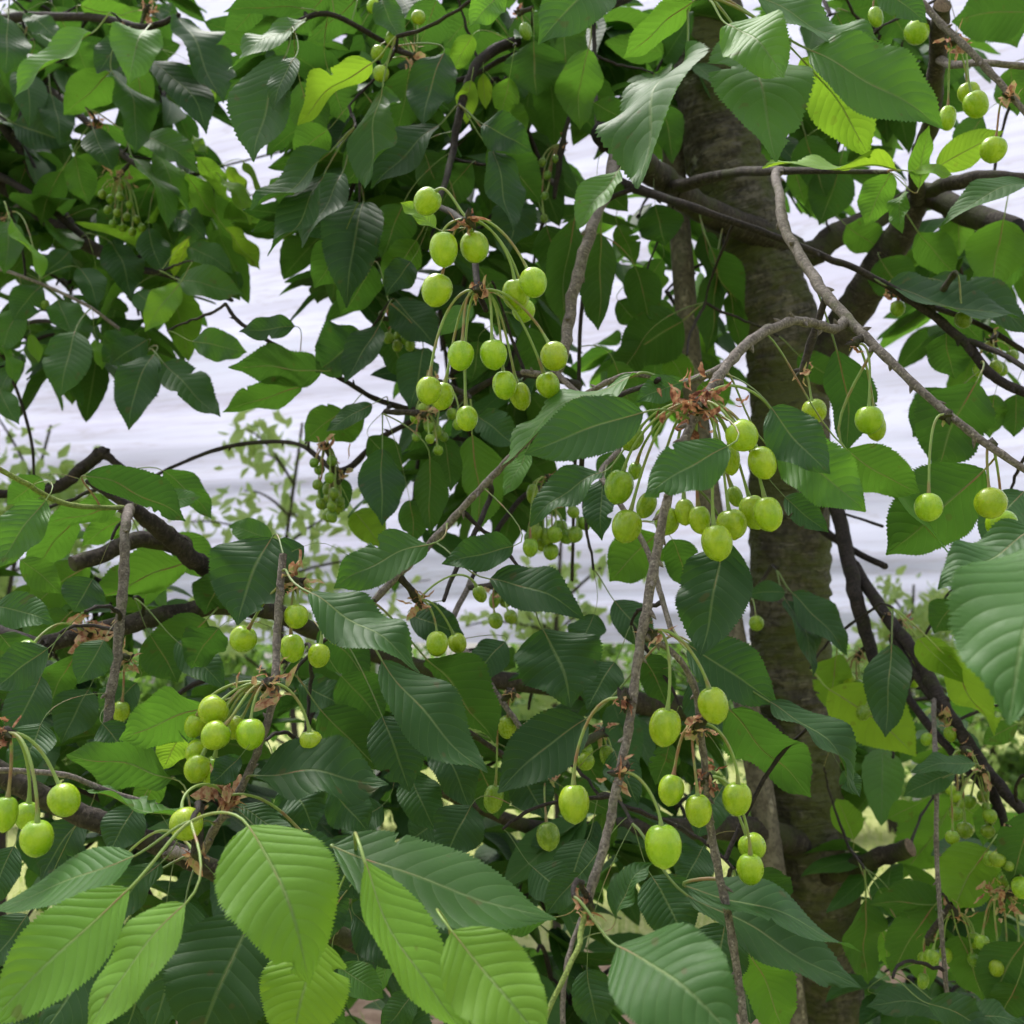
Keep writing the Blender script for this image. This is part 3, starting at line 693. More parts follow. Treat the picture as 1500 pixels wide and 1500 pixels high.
# ------------------------------------------------------------------ leaves
def leaf_mesh(base, tip, W, n, curl, fold, bend, wave, seed, rows, cols, attach_pt, tone, pet_r, blunt=0.0):
    g = np.random.default_rng(seed)
    a = tip - base; L = np.linalg.norm(a); a = a / L
    n = nrm(n - a*np.dot(n, a)); s = np.cross(n, a)
    u = np.linspace(0, 1, rows + 1)
    e = 0.78 + g.uniform(-.05, .08)
    h = np.sin(np.pi*np.clip(u, 0, 1)**e)**0.80
    tipf = np.clip((u - .80)/.20, 0, 1); h = h*(1 - (0.45 - blunt)*tipf*tipf*(3 - 2*tipf))
    h[0] = 0.05; h[-1] = 0.0
    ctr = base[None] + a*L*u[:, None] + n*(L*curl*4*u*(1-u))[:, None] + s*(L*bend*4*u*(1-u))[:, None]
    ctr += n*(L*0.06*wave*np.sin(2*np.pi*u*1.3 + g.uniform(0, 6)) * u*(1-u)*2)[:, None]
    v = np.linspace(-1, 1, cols + 1); v = np.sign(v)*np.abs(v)**0.85
    VV = np.repeat(v[None], rows + 1, 0).copy()
    tooth = np.where(np.arange(rows+1) % 2 == 1, 1.038, 0.976) * (1 + g.normal(0, .014, rows+1))
    tooth2 = np.where(np.arange(rows+1) % 2 == 1, 1.038, 0.976) * (1 + g.normal(0, .014, rows+1))
    X = VV*(h*W/2)[:, None]
    X[:, 0] *= tooth; X[:, -1] *= tooth2
    if g.random() < .22:
        for _ in range(g.integers(1, 3)):
            u0, dep, wd, sg = g.uniform(.2, .92), g.uniform(.15, .5), g.uniform(.012, .035), g.choice((-1, 1))
            lim = (h*W/2)*(1 - dep*np.clip(1.25 - ((u-u0)/wd)**2, 0, 1))
            X = np.where(np.sign(VV) == sg, sg*np.minimum(np.abs(X), lim[:, None] + (h*W)[:, None]*(np.abs((u-u0)/wd)[:, None] > 1.12)), X)
    tf = math.tan(fold*(1 + g.uniform(-.2, .2)))
    f1, f2 = g.uniform(1.2, 2.6, 2); p1, p2 = g.uniform(0, 6.28, 2)
    side = (VV > 0)
    rip = np.where(side, np.sin(2*np.pi*u[:, None]*f1 + p1), np.sin(2*np.pi*u[:, None]*f2 + p2))
    Z = np.abs(X)*tf + wave*W*0.085*rip*np.abs(VV)**1.6*np.minimum(1, 3*h)[:, None]
    Z += g.uniform(-.25, .05)*np.abs(X)**2/W
    Z += X*g.uniform(-.22, .22)*u[:, None]*1.6            # twist along the length
    sv = np.arange(rows+1)[:, None]*0 + L*0.008*(np.arange(rows+1) % 2)[:, None]*(np.abs(VV) > .99)
    V = ctr[:, None] + X[..., None]*s + Z[..., None]*n + sv[..., None]*a
    i, j = np.meshgrid(np.arange(rows), np.arange(cols), indexing='ij'); c1 = cols + 1
    q = np.stack([i*c1+j, (i+1)*c1+j, (i+1)*c1+j+1, i*c1+j+1], -1).reshape(-1, 4)
    UV = np.stack([np.repeat(u, c1), np.tile((np.linspace(-1, 1, c1)+1)/2, rows+1)], -1)
    UV[:, 1] = (VV.reshape(-1) + 1)/2
    mb = MB(); mb.add(V.reshape(-1, 3), q, 0, UV)
    # midrib below the blade and petiole to the wood
    k = np.arange(0, int(rows*.86), 3)
    rib = ctr[k] - n*pet_r*0.35
    rr = np.linspace(pet_r*.85, pet_r*.22, len(k))
    if attach_pt is not None:
        dd = np.linalg.norm(base - attach_pt)
        t0 = ctr[1] - ctr[0]; t0 = nrm(t0)
        Pt = bez(attach_pt, attach_pt + (base-attach_pt)*.3 + UP*dd*.12, base - t0*dd*.35, base, 9)[:-1]
        C = np.vstack([Pt, rib]); r = np.concatenate([np.linspace(pet_r*1.25, pet_r*.95, len(Pt)), rr])
    else: C, r = rib, rr
    tube(mb, C, r, 6, 1)
    return mb.mesh('leaf', [M_LEAF, M_PET], origin=base, tone=tone)

LEAF_N = {T1.name: 0, T2.name: 0}
MASS = {T1.name: [], T2.name: []}
LI = [0]

def place_leaf(tree, base, tip, W, n, tone, curl=.05, fold=.25, bend=0., wave=.6, rows=48, cols=8, mass=False, blunt=0., attach_max=.075):
    LI[0] += 1
    L = np.linalg.norm(tip - base)
    q, o, dist = nearest(tree, base - nrm(tip-base)*.02)
    pet_r = min(.00095, .0010*(L/.11)) * (1.0 if L > .05 else .8)
    if dist > attach_max:
        back = base - nrm(tip - base)*.028 + UP*.006
        q2, o2, d2 = nearest(tree, back)
        p1 = q2 + (back - q2)*.35 + FWD*d2*.25; C = bez(q2, p1, back - (back - q2)*.25 + FWD*d2*.2 + UP*.01, back, max(14, int(d2*80)))
        g = np.random.default_rng(LI[0]); C[1:-1] += g.normal(0, .0004, (len(C)-2, 3))
        mb = MB(); tube(mb, C, np.linspace(.0015 + .002*min(1, d2), .0011, len(C)), 7, 0, .06, cap1=2, seed=LI[0], nodes=.2)
        o = add_obj('twig', mb.mesh('twig', [M_DARK], origin=C[0]), tree, C[0])
        register(tree, C, o); q = back
    me = leaf_mesh(base, tip, W, n, curl, fold, bend, wave, LI[0], rows, cols, q, tone, pet_r, blunt)
    LEAF_N[tree.name] += 1
    return add_obj('leaf', me, o, base)

def L(tree, bx, by, tx, ty, w, d, tone, side='u', dt=None, curl=None, fold=None, bend=0., wave=None, roll=None, blunt=0., rows=64):
    """one leaf of the photograph: base and tip pixel, apparent width, depth, tone, face shown (u upper, b under)"""
    r = random.Random(int(bx*7 + by*13 + tx*3 + ty))
    px = math.hypot(tx-bx, ty-by)
    if wave is None: wave = r.uniform(.5, 1.5)
    if bend == 0.: bend = r.uniform(-.05, .05)
    down = (ty-by)/max(px, 1)
    Lm = px*d/F
    tilt = r.uniform(.25, .5)
    if dt is None: dt = Lm*tilt*(-down if side == 'u' else down)
    base, tip = P(bx, by, d), P(tx, ty, d+dt)
    a = tip-base; Lt = np.linalg.norm(a); a = a/Lt
    wm = 1.08*w*(d+dt*.5)/F
    W = max(Lt*r.uniform(.46, .54), wm*1.04)
    if roll is not None: W = max(W, wm/math.cos(roll))
    rl = math.acos(min(1, wm/W)) if roll is None else roll
    view = nrm((base+tip)/2 - CAM)
    tow = -view; tow = nrm(tow - a*np.dot(tow, a))
    lat = np.cross(a, tow); lat = lat if lat[2] > 0 else -lat
    if side == 'b': tow = -tow
    n = tow*math.cos(rl) + lat*math.sin(rl)
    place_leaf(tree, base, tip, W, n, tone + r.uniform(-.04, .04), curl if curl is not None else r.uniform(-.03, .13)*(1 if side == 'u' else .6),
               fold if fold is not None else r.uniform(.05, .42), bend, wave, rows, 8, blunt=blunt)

# (base x, y, tip x, y, width px, depth m, tone, face, options)
U, Bk = 'u', 'b'
NEIGHBOUR = [
 (213,44,190,124,64,1.3,.6,U,dict(dt=-.05)),(135,48,21,143,30,1.25,.6,U,dict(bend=.08)),(160,106,93,168,55,1.38,.5,Bk),(178,48,142,108,42,1.36,.1,U),(262,26,327,152,52,1.36,.1,U,dict(bend=-.06)),
 (213,88,302,197,48,1.33,.08,U,dict(bend=.08)),(166,108,197,225,44,1.34,.22,U),(200,96,213,166,36,1.42,.45,Bk),(137,190,166,250,46,1.34,.15,U),(202,200,290,254,38,1.38,.4,U),
 (196,232,246,337,38,1.37,.38,U),(232,222,279,316,30,1.4,.55,U),(272,254,316,322,30,1.4,.7,Bk),(288,230,331,292,28,1.42,.75,Bk),(326,262,367,330,23,1.42,.85,U),(333,244,361,293,20,1.45,.85,Bk),
 (330,333,381,396,20,1.42,.9,Bk),(358,238,381,285,14,1.45,.9,U),(262,410,358,432,44,1.36,.45,U),(276,362,342,402,36,1.4,.4,U),(263,416,212,486,38,1.34,.75,U),(277,350,254,406,16,1.4,.95,Bk),
 (118,394,142,452,38,1.4,.1,U),(18,325,62,408,22,1.35,.65,U),(12,325,6,402,42,1.38,.4,U),(102,368,64,400,32,1.45,.12,U),(12,28,8,108,56,1.35,.08,U),(35,20,86,57,26,1.36,.2,U),
 (118,8,206,28,32,1.42,.55,Bk),(234,12,264,30,22,1.4,.1,U),(284,200,304,226,15,1.42,.8,U),(264,100,300,128,30,1.44,.5,Bk),(295,110,313,152,22,1.44,.75,Bk),
 (30,108,42,188,44,1.5,.12,U),(75,138,88,214,46,1.5,.12,U),(50,70,30,150,50,1.55,.1,Bk),(165,358,192,438,52,1.45,.06,U),(218,335,241,402,42,1.42,.06,U),(250,314,302,352,40,1.42,.12,U),
 (200,428,232,462,36,1.4,.25,U),(20,180,110,208,50,1.52,.05,U),(90,250,60,330,40,1.5,.3,Bk),(110,230,130,300,40,1.48,.35,Bk),(300,300,282,350,26,1.45,.2,Bk),(140,390,150,440,30,1.45,.4,Bk),
 (60,420,20,470,42,1.4,.25,U),(85,440,110,495,44,1.38,.35,U),(120,455,95,520,46,1.4,.3,U),(30,450,2,520,40,1.4,.4,U),(200,490,150,530,46,1.34,.25,U),(110,485,88,583,60,1.3,.22,U,dict(wave=.9)),
 (140,498,150,542,18,1.35,.7,U),(0,572,28,622,30,1.35,.35,U),(5,508,22,562,16,1.38,.5,U),(45,490,56,532,17,1.4,.75,U),(225,520,189,630,56,1.28,.12,U,dict(bend=-.05)),(215,498,160,534,40,1.32,.12,U),
 (240,532,323,611,52,1.28,.22,U),(180,300,150,360,40,1.5,.15,Bk),(235,300,255,360,38,1.48,.2,Bk),(315,385,352,440,34,1.42,.35,Bk),(10,60,60,120,50,1.6,.2,Bk),(110,60,130,110,44,1.55,.35,Bk),(170,15,230,60,40,1.5,.5,Bk),
 (80,10,110,70,44,1.52,.3,Bk),(40,240,20,300,36,1.6,.2,Bk),(220,270,190,330,30,1.52,.3,Bk),(145,310,175,370,40,1.55,.1,U),(250,390,200,420,36,1.5,.3,Bk),(330,400,355,425,26,1.45,.3,U),(20,520,-6,600,30,1.42,.3,U),
]
MAIN = [
 # upper middle
 (418,82,372,238,70,1.0,.22,U),(432,84,400,164,35,.98,.18,U),(447,28,333,104,34,1.02,.42,U),(442,12,327,18,36,1.08,.15,Bk),(432,42,316,66,36,1.1,.3,Bk),(545,92,436,184,46,1.0,.85,Bk,dict(bend=.05)),
 (480,190,430,232,50,1.1,.45,Bk),(484,222,366,309,38,1.0,.22,U),(473,258,392,376,44,1.0,.12,U,dict(bend=.06)),(500,256,442,364,50,1.05,.1,U),(505,342,460,422,52,1.05,.3,Bk),
 (432,478,350,486,32,1.1,.15,U),(282,500,362,516,42,1.15,.4,U),(472,543,334,538,52,1.08,.28,Bk),(442,566,326,604,46,1.1,.42,Bk),(532,492,462,545,72,1.1,.15,U),(555,478,505,560,46,1.08,.1,U),
 (505,602,446,646,48,1.12,.5,Bk),(545,592,478,632,28,1.08,.12,U),(560,130,534,276,62,1.0,.25,U,dict(bend=-.03)),(650,78,620,182,66,1.06,.1,U),(736,-15,688,38,44,.9,.65,U),
 (895,-30,788,66,84,.72,.3,U,dict(rows=90)),(1015,2,913,86,42,.88,.62,Bk),(1003,88,934,277,74,.87,.35,U,dict(rows=90,bend=.04,dt=-.09)),(862,72,850,190,62,1.1,.45,Bk),(782,60,786,140,80,1.15,.15,Bk),
 (690,118,683,182,28,1.15,.85,Bk),(708,108,712,160,20,1.18,1.0,Bk),(746,114,733,170,36,1.15,.7,Bk),(692,52,664,106,32,1.15,.75,Bk),(708,182,780,222,52,1.05,.08,U),(716,214,792,297,64,1.08,.22,Bk),
 (722,220,752,338,48,1.05,.06,U),(642,184,544,278,44,1.06,.06,U),(906,250,845,336,36,1.0,.62,U),(638,334,586,297,24,.76,.85,U),(880,342,876,484,56,1.1,.15,Bk),(842,318,826,482,52,1.12,.35,Bk),
 (532,298,508,452,78,1.08,.06,U),(545,388,498,462,58,1.12,.35,Bk),(602,383,565,433,42,1.05,.06,U),(610,352,560,420,50,1.15,.5,Bk),(692,448,645,492,30,1.05,.5,U),(590,300,560,380,60,1.15,.2,Bk),
 (620,220,650,290,50,1.15,.1,Bk),(760,290,740,380,60,1.12,.08,U),(800,330,820,420,56,1.15,.2,Bk),(700,390,730,470,50,1.12,.15,Bk),(580,440,640,510,60,1.12,.08,U),(560,470,590,560,50,1.15,.12,Bk),
 (620,510,600,600,56,1.1,.1,U),(700,500,690,560,50,1.1,.1,Bk),(770,480,800,560,50,1.12,.3,Bk),(600,30,560,100,60,1.15,.15,Bk),(480,100,505,180,60,1.15,.35,Bk),(560,200,505,270,60,1.12,.25,Bk),
 (440,120,470,210,56,1.15,.3,Bk),(600,100,580,200,60,1.18,.2,Bk),(760,20,800,100,70,1.2,.15,Bk),(830,10,830,110,64,1.2,.3,Bk),(870,150,930,190,40,1.2,.3,Bk),(520,0,450,60,50,1.12,.35,Bk),
 (640,0,610,80,60,1.15,.35,Bk),(560,0,590,60,40,1.1,.3,U),(380,0,330,60,44,1.15,.3,Bk),(480,-10,420,50,46,1.1,.3,Bk),(700,20,650,70,50,1.2,.4,Bk),(690,240,640,310,50,1.12,.12,Bk),(740,150,770,200,40,1.2,.6,Bk),
 # right of the stub, around stake
 (930,390,950,480,50,1.25,.2,Bk),(1000,470,905,525,84,1.2,.12,Bk),(960,440,985,500,44,1.3,.45,Bk),(905,440,945,485,36,1.3,.3,Bk),(970,380,945,420,30,1.3,.4,Bk),(960,300,975,360,60,1.25,.1,Bk),(905,330,930,390,34,1.3,.4,Bk),
 (1040,360,1090,470,30,1.35,.35,Bk),(1050,400,1035,520,40,1.38,.1,Bk),(1030,340,1060,440,40,1.4,.1,Bk),(1070,430,1085,520,30,1.38,.35,Bk),(940,500,900,560,44,1.2,.2,Bk),(900,530,925,600,40,1.15,.4,Bk),
 (980,520,1010,570,40,1.25,.6,Bk),(880,270,920,310,36,1.2,.3,Bk),(965,150,985,240,40,1.3,.15,Bk),(1030,560,1060,600,50,1.1,.6,Bk),
 # upper right
 (1066,36,1148,114,84,.80,.64,U,dict(rows=90,dt=-.05)),(1088,60,1137,238,112,.84,.48,U,dict(rows=90,dt=-.07)),(1174,86,1274,232,82,.86,.8,Bk,dict(bend=-.04)),(1188,74,1381,189,72,.82,.45,U,dict(rows=90,bend=-.06,roll=.75)),(1105,-8,1293,62,42,.84,.42,U,dict(bend=-.04)),
 (1288,-20,1358,34,46,.8,.3,U),(1510,18,1394,32,76,1.15,.2,Bk),(1312,248,1116,247,16,.9,.9,Bk,dict(bend=.03)),(1346,276,1361,184,25,.95,.7,Bk),(1372,246,1470,192,46,.95,.85,Bk),(1305,254,1268,332,46,.98,.6,Bk),
 (1326,280,1322,342,27,.9,.5,U),(1340,250,1396,257,14,.93,.85,U),(1510,270,1381,330,34,.9,.35,U),(1470,322,1452,428,76,1.2,.55,Bk),(1345,340,1400,402,50,1.25,.4,Bk),(1402,314,1405,376,46,1.3,.6,Bk),(1298,418,1500,468,42,1.05,.08,U),
 (1365,408,1510,492,40,1.1,.12,U),(1455,0,1490,70,60,1.2,.3,Bk),(1290,90,1320,180,70,1.2,.1,Bk),(1225,20,1260,90,60,1.2,.12,Bk),(1180,200,1210,290,60,1.3,.1,Bk),(1230,240,1200,330,60,1.32,.12,Bk),(1160,240,1180,300,30,1.35,.5,Bk),
 (1290,380,1330,440,60,1.35,.3,Bk),(1240,330,1300,370,50,1.38,.5,Bk),(1380,440,1440,500,40,1.15,.4,Bk),(1300,0,1330,60,60,1.25,.2,Bk),(1400,60,1380,130,60,1.25,.15,Bk),(1480,100,1490,170,50,1.2,.4,Bk),(1440,170,1400,230,40,1.2,.3,Bk),
 (1200,-10,1150,30,50,1.1,.4,U),(1500,380,1420,440,50,1.3,.4,Bk),
 # fruit cluster right of centre
 (1130,597,1216,694,76,.62,.22,U,dict(fold=.1,rows=90)),(1139,662,1268,750,86,.64,.6,U,dict(rows=90)),(1150,728,1214,780,40,.68,.2,U),(1240,658,1348,722,70,.68,.5,Bk),(1242,662,1392,815,20,.74,.62,U,dict(bend=-.03,fold=.1,wave=.3)),
 (1442,688,1298,813,112,.72,.3,Bk,dict(rows=90)),(1430,560,1374,692,96,.95,.15,Bk),(1400,575,1337,640,70,1.0,.2,Bk),(1226,513,1240,662,66,.85,.08,Bk),(1386,488,1400,556,60,1.05,.35,Bk),(1457,578,1450,642,42,1.1,.4,Bk),(1488,578,1485,640,42,1.1,.25,Bk),
 (1520,772,1374,864,62,.52,.2,U,dict(rows=90)),(1578,772,1478,1062,215,.42,.36,U,dict(rows=110,curl=.05,dt=-.05,fold=.05)),(1402,880,1368,928,46,1.15,.25,Bk),(1058,788,1025,962,96,.64,.06,U,dict(rows=90)),(1008,944,1139,1032,80,.72,.08,U),
 (1150,878,1191,992,34,1.2,.08,U),(1160,868,1241,960,50,1.2,.15,U),(1150,868,1095,872,28,1.2,.1,U),(1306,943,1297,1080,62,1.0,.06,U),(1345,935,1412,1000,44,1.05,.8,Bk),(1375,950,1456,1078,56,1.05,.85,Bk),(1500,720,1440,800,60,.9,.2,U),
 (942,604,768,666,84,.60,.28,U,dict(rows=90)),(932,548,734,682,30,.66,.45,U,dict(bend=-.04)),(1066,654,944,728,76,.57,.3,U,dict(rows=90)),(882,692,776,772,46,.78,.2,U),(885,700,882,792,44,.85,.08,U),(962,782,893,852,70,.85,.55,Bk),
 (985,790,1002,862,50,.85,.35,Bk),(1000,560,930,590,40,.66,.3,U),(1170,520,1230,560,40,1.2,.2,Bk),(905,660,890,720,40,.95,.3,Bk),(1460,810,1440,850,40,.95,.6,Bk),
 # centre, below the fruit
 (560,658,560,770,62,.98,.05,U),(630,672,630,782,46,.98,.2,Bk),(692,638,702,780,56,1.0,.5,Bk),(700,610,757,655,50,1.02,.1,U),(600,733,605,797,40,1.02,.2,Bk),(520,750,560,805,50,1.1,.8,Bk),(772,658,738,726,30,.95,.6,U),
 (480,640,535,610,40,1.15,.5,Bk),(540,640,590,690,44,1.1,.15,Bk),(650,640,660,720,44,1.05,.15,Bk),(500,700,480,760,44,1.15,.08,Bk),(752,800,647,826,50,.76,.12,U),(627,798,489,862,58,.74,.4,U,dict(rows=90)),
 (454,868,615,986,74,.62,.25,U,dict(rows=90)),(398,788,348,916,112,.70,.08,U,dict(rows=90)),(445,800,395,830,40,.76,.12,U),(718,848,857,908,58,.76,.08,U),(795,922,836,1036,122,.76,.08,U),(858,1053,729,1162,84,.76,.1,U),
 (560,968,714,1132,84,.70,.15,U,dict(rows=90)),(375,1136,570,1150,72,.62,.1,U,dict(rows=90)),(625,965,725,1090,66,.78,.2,Bk),(470,1040,560,1130,70,.78,.1,Bk),(560,1050,600,1160,76,.76,.05,U),(500,990,560,1060,70,.8,.15,Bk),(640,1080,690,1190,60,.85,.08,U),
 (600,1130,640,1220,60,.85,.12,U),(680,1020,650,1110,50,.9,.2,Bk),(900,970,860,1040,60,.85,.1,U),(840,1060,880,1150,60,.9,.08,Bk),(940,960,980,1040,50,.85,.1,Bk),(470,920,540,1000,60,.85,.08,Bk),(600,900,680,930,50,.85,.08,U),
 (900,880,960,950,50,.95,.1,U),(870,900,850,960,50,1.0,.1,U),(760,1130,800,1200,60,.9,.06,U),(700,1120,730,1200,60,.95,.06,Bk),(860,1230,830,1320,60,.8,.1,U),(900,1100,935,1180,50,.8,.08,U),(980,1090,960,1150,40,.85,.2,Bk),
 (640,1200,600,1230,60,.9,.08,U),(820,1150,900,1190,50,.95,.1,Bk),(740,940,690,1000,50,.92,.1,U),(400,1000,340,1050,50,.85,.1,U),(440,1000,510,1040,50,.85,.1,U),(560,1180,500,1220,50,.85,.05,U),(480,1150,540,1220,60,.8,.05,U),
 # left middle
 (67,733,-4,832,60,.62,.42,U,dict(rows=90)),(125,697,272,764,46,.82,.05,Bk,dict(bend=-.04)),(-10,888,80,914,52,.60,.2,U),(136,848,108,897,60,.85,.1,U),(270,824,128,882,66,.98,.55,Bk),(130,828,42,895,56,1.0,.55,Bk),(302,908,198,994,70,.95,.4,Bk),
 (152,938,114,1002,50,.78,.12,U),(400,792,335,770,36,1.0,.45,U),(225,740,295,728,26,.95,.45,U),(170,740,60,770,40,.95,.45,Bk),(110,760,40,850,50,1.02,.5,Bk),(180,760,120,800,36,1.0,.55,Bk),(260,780,310,850,50,1.02,.5,Bk),(60,700,10,740,40,1.0,.4,Bk),
 (240,690,310,760,40,.98,.35,Bk),(100,900,40,950,50,1.0,.45,Bk),(70,950,-10,1010,60,.7,.1,U),(60,990,10,1080,60,.8,.1,U),(110,960,70,1040,50,.9,.35,Bk),(130,1010,90,1090,60,.9,.1,U),(220,930,260,1000,60,.9,.15,Bk),(260,940,330,1010,50,.88,.1,U),
 (320,920,280,980,60,.85,.15,Bk),(200,1000,150,1060,50,.85,.15,U),(230,830,210,890,50,1.02,.45,Bk),(330,840,300,900,60,.95,.15,Bk),(30,820,90,870,40,.95,.45,Bk),(0,930,50,990,50,.85,.2,Bk),
 # lower left
 (302,1036,174,1084,74,.64,.5,Bk,dict(rows=90,roll=.5)),(252,1140,97,1106,58,.66,.35,Bk,dict(rows=90)),(266,1197,118,1154,20,.60,.4,U),(196,1254,-14,1334,66,.52,.42,U,dict(rows=90,wave=.45,fold=.07,bend=-.03)),(189,1302,-26,1506,106,.50,.76,U,dict(rows=90,wave=.45,fold=.07,bend=.02)),
 (271,1324,122,1530,80,.48,.78,U,dict(rows=90,wave=.45,fold=.07,bend=-.02)),(236,1264,148,1372,50,.60,.2,U),(364,1210,453,1442,156,.50,.82,U,dict(rows=110,wave=.45,fold=.07,bend=.02)),(468,1376,428,1540,116,.55,.95,U,dict(rows=90,wave=.45,fold=.07)),(372,1338,284,1545,158,.57,.12,U,dict(rows=90,wave=.45,fold=.07)),(272,1318,222,1515,112,.62,.14,U,dict(wave=.45,fold=.07)),
 (170,1340,60,1520,126,.66,.08,U,dict(wave=.45,fold=.07)),(350,1178,432,1228,42,.64,.1,U),(402,1234,512,1302,82,.60,.12,U),(352,1108,308,1148,36,.6,.05,U),(264,1078,238,1128,42,.66,.85,Bk),(200,1180,160,1250,60,.7,.1,U),(120,1200,60,1290,60,.8,.05,U),(20,1240,-10,1330,50,.7,.1,U),
 (230,1140,200,1200,40,.75,.6,Bk),(420,1150,460,1220,70,.72,.08,U),(480,1230,540,1320,80,.68,.06,U),(60,1060,30,1140,60,.75,.12,U),(150,1060,200,1130,60,.78,.1,U),(120,1400,20,1500,80,.7,.04,U),(40,1340,-20,1420,60,.75,.1,U),
 (470,1290,480,1380,60,.65,.06,U),(330,1300,380,1350,50,.68,.05,U),(220,1420,180,1520,80,.7,.04,U),
 # lower middle
 (488,1240,815,1346,122,.56,.34,U,dict(rows=110,bend=-.05,wave=.45,fold=.07)),(535,1262,694,1525,70,.50,.80,U,dict(rows=90,bend=-.09)),(662,1364,804,1535,122,.46,.86,U,dict(rows=110,wave=.45,fold=.07)),(902,1346,958,1264,34,.56,.2,U),(955,1284,1002,1388,80,.68,.06,U),(578,1396,552,1458,22,.72,.6,U),
 (604,1456,560,1510,44,.7,.35,U),(496,1416,562,1462,46,.66,.4,U),(800,1344,700,1366,36,.6,.15,Bk),(905,1386,1086,1532,150,.46,.3,U,dict(rows=110,dt=-.05,fold=.08)),(640,1420,600,1500,60,.74,.06,U),(520,1340,590,1420,70,.7,.04,U),(560,1480,640,1530,60,.7,.08,U),
 (860,1420,880,1510,60,.66,.1,U),(780,1270,840,1330,60,.75,.1,U),(690,1180,650,1260,70,.8,.05,U),(450,1440,500,1530,60,.62,.3,Bk),(850,1280,800,1340,40,.7,.08,U),
 # lower right
 (1215,1010,1342,1108,88,1.2,.9,Bk),(1428,1118,1334,1132,28,.95,.12,U),(1398,1134,1323,1167,34,.97,.2,U),(1402,1168,1320,1288,96,1.5,.65,Bk),(1447,1243,1394,1337,76,1.0,.75,Bk),(1392,1325,1270,1324,40,1.05,.2,Bk),
 (1070,1040,1188,1168,76,.72,.35,Bk),(1128,1028,1260,1168,48,.70,.12,U),(1005,1298,1264,1396,58,.62,.15,U,dict(rows=90,bend=-.07)),(1008,1312,1262,1448,84,.66,.12,U,dict(rows=90,bend=-.03)),(1268,1318,1272,1442,56,1.1,.4,Bk),
 (1365,1330,1305,1430,60,1.05,.35,Bk),(1405,1370,1440,1468,66,1.0,.4,Bk),(1062,1352,1040,1464,82,.7,.06,U),(1094,1388,1150,1515,72,.72,.6,Bk),(1390,1485,1268,1475,34,.9,.1,U),(1360,1470,1460,1520,50,.85,.15,U),(1280,1455,1350,1480,26,.95,.1,U),
 (1225,960,1222,1050,50,1.25,.75,Bk),(1215,1100,1225,1060,30,1.3,.8,Bk),(1300,1300,1340,1360,60,1.1,.3,Bk),(1340,1180,1300,1200,30,1.15,.7,Bk),(1490,1060,1440,1090,30,1.1,.5,Bk),(1510,1190,1480,1300,60,.95,.15,Bk),(1500,1380,1450,1480,70,.95,.1,Bk),
 (1440,1290,1500,1340,40,1.05,.3,Bk),(1400,1480,1500,1500,40,.85,.12,U),(1250,1230,1225,1170,40,1.35,.7,Bk),(1450,1330,1430,1400,40,1.05,.4,Bk),(1330,1370,1360,1450,44,1.1,.5,Bk),(1290,1360,1300,1420,36,1.15,.6,Bk),(1235,1130,1260,1165,30,.7,.15,U),
 (1460,1180,1440,1240,40,1.1,.6,Bk),(1410,1180,1450,1210,30,1.15,.7,Bk),(1490,1440,1460,1510,50,.95,.2,Bk),(1090,1440,1100,1500,50,.8,.1,U),(1030,1240,1000,1300,60,.75,.06,U),(1100,1280,1150,1350,70,.8,.08,Bk),(1060,1150,1020,1230,60,.8,.06,U),(1010,1000,1060,1080,60,.82,.08,U),
]
for r_ in NEIGHBOUR: L(T2, *r_[:8], **(r_[8] if len(r_) > 8 else {}))
for r_ in MAIN: L(T1, *r_[:8], **(r_[8] if len(r_) > 8 else {}))

# deeper foliage of the two crowns: rosettes of leaves on short spurs along the wood behind the near leaves
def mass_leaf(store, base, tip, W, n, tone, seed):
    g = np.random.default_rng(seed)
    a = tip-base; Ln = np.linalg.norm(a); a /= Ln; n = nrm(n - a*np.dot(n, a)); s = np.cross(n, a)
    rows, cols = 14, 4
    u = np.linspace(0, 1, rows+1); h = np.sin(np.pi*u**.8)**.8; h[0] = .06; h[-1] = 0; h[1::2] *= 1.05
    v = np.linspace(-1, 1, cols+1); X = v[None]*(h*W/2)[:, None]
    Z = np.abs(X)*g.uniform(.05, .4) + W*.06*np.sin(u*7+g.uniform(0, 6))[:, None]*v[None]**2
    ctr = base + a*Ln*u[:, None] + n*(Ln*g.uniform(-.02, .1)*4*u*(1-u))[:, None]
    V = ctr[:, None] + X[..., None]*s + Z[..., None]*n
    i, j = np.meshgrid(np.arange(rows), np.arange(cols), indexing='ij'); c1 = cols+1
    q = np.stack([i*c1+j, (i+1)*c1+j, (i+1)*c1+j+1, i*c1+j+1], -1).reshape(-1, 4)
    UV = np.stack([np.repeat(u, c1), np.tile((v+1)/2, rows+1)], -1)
    store.append((V.reshape(-1, 3), q, UV, np.full(len(V.reshape(-1, 3)), tone)))

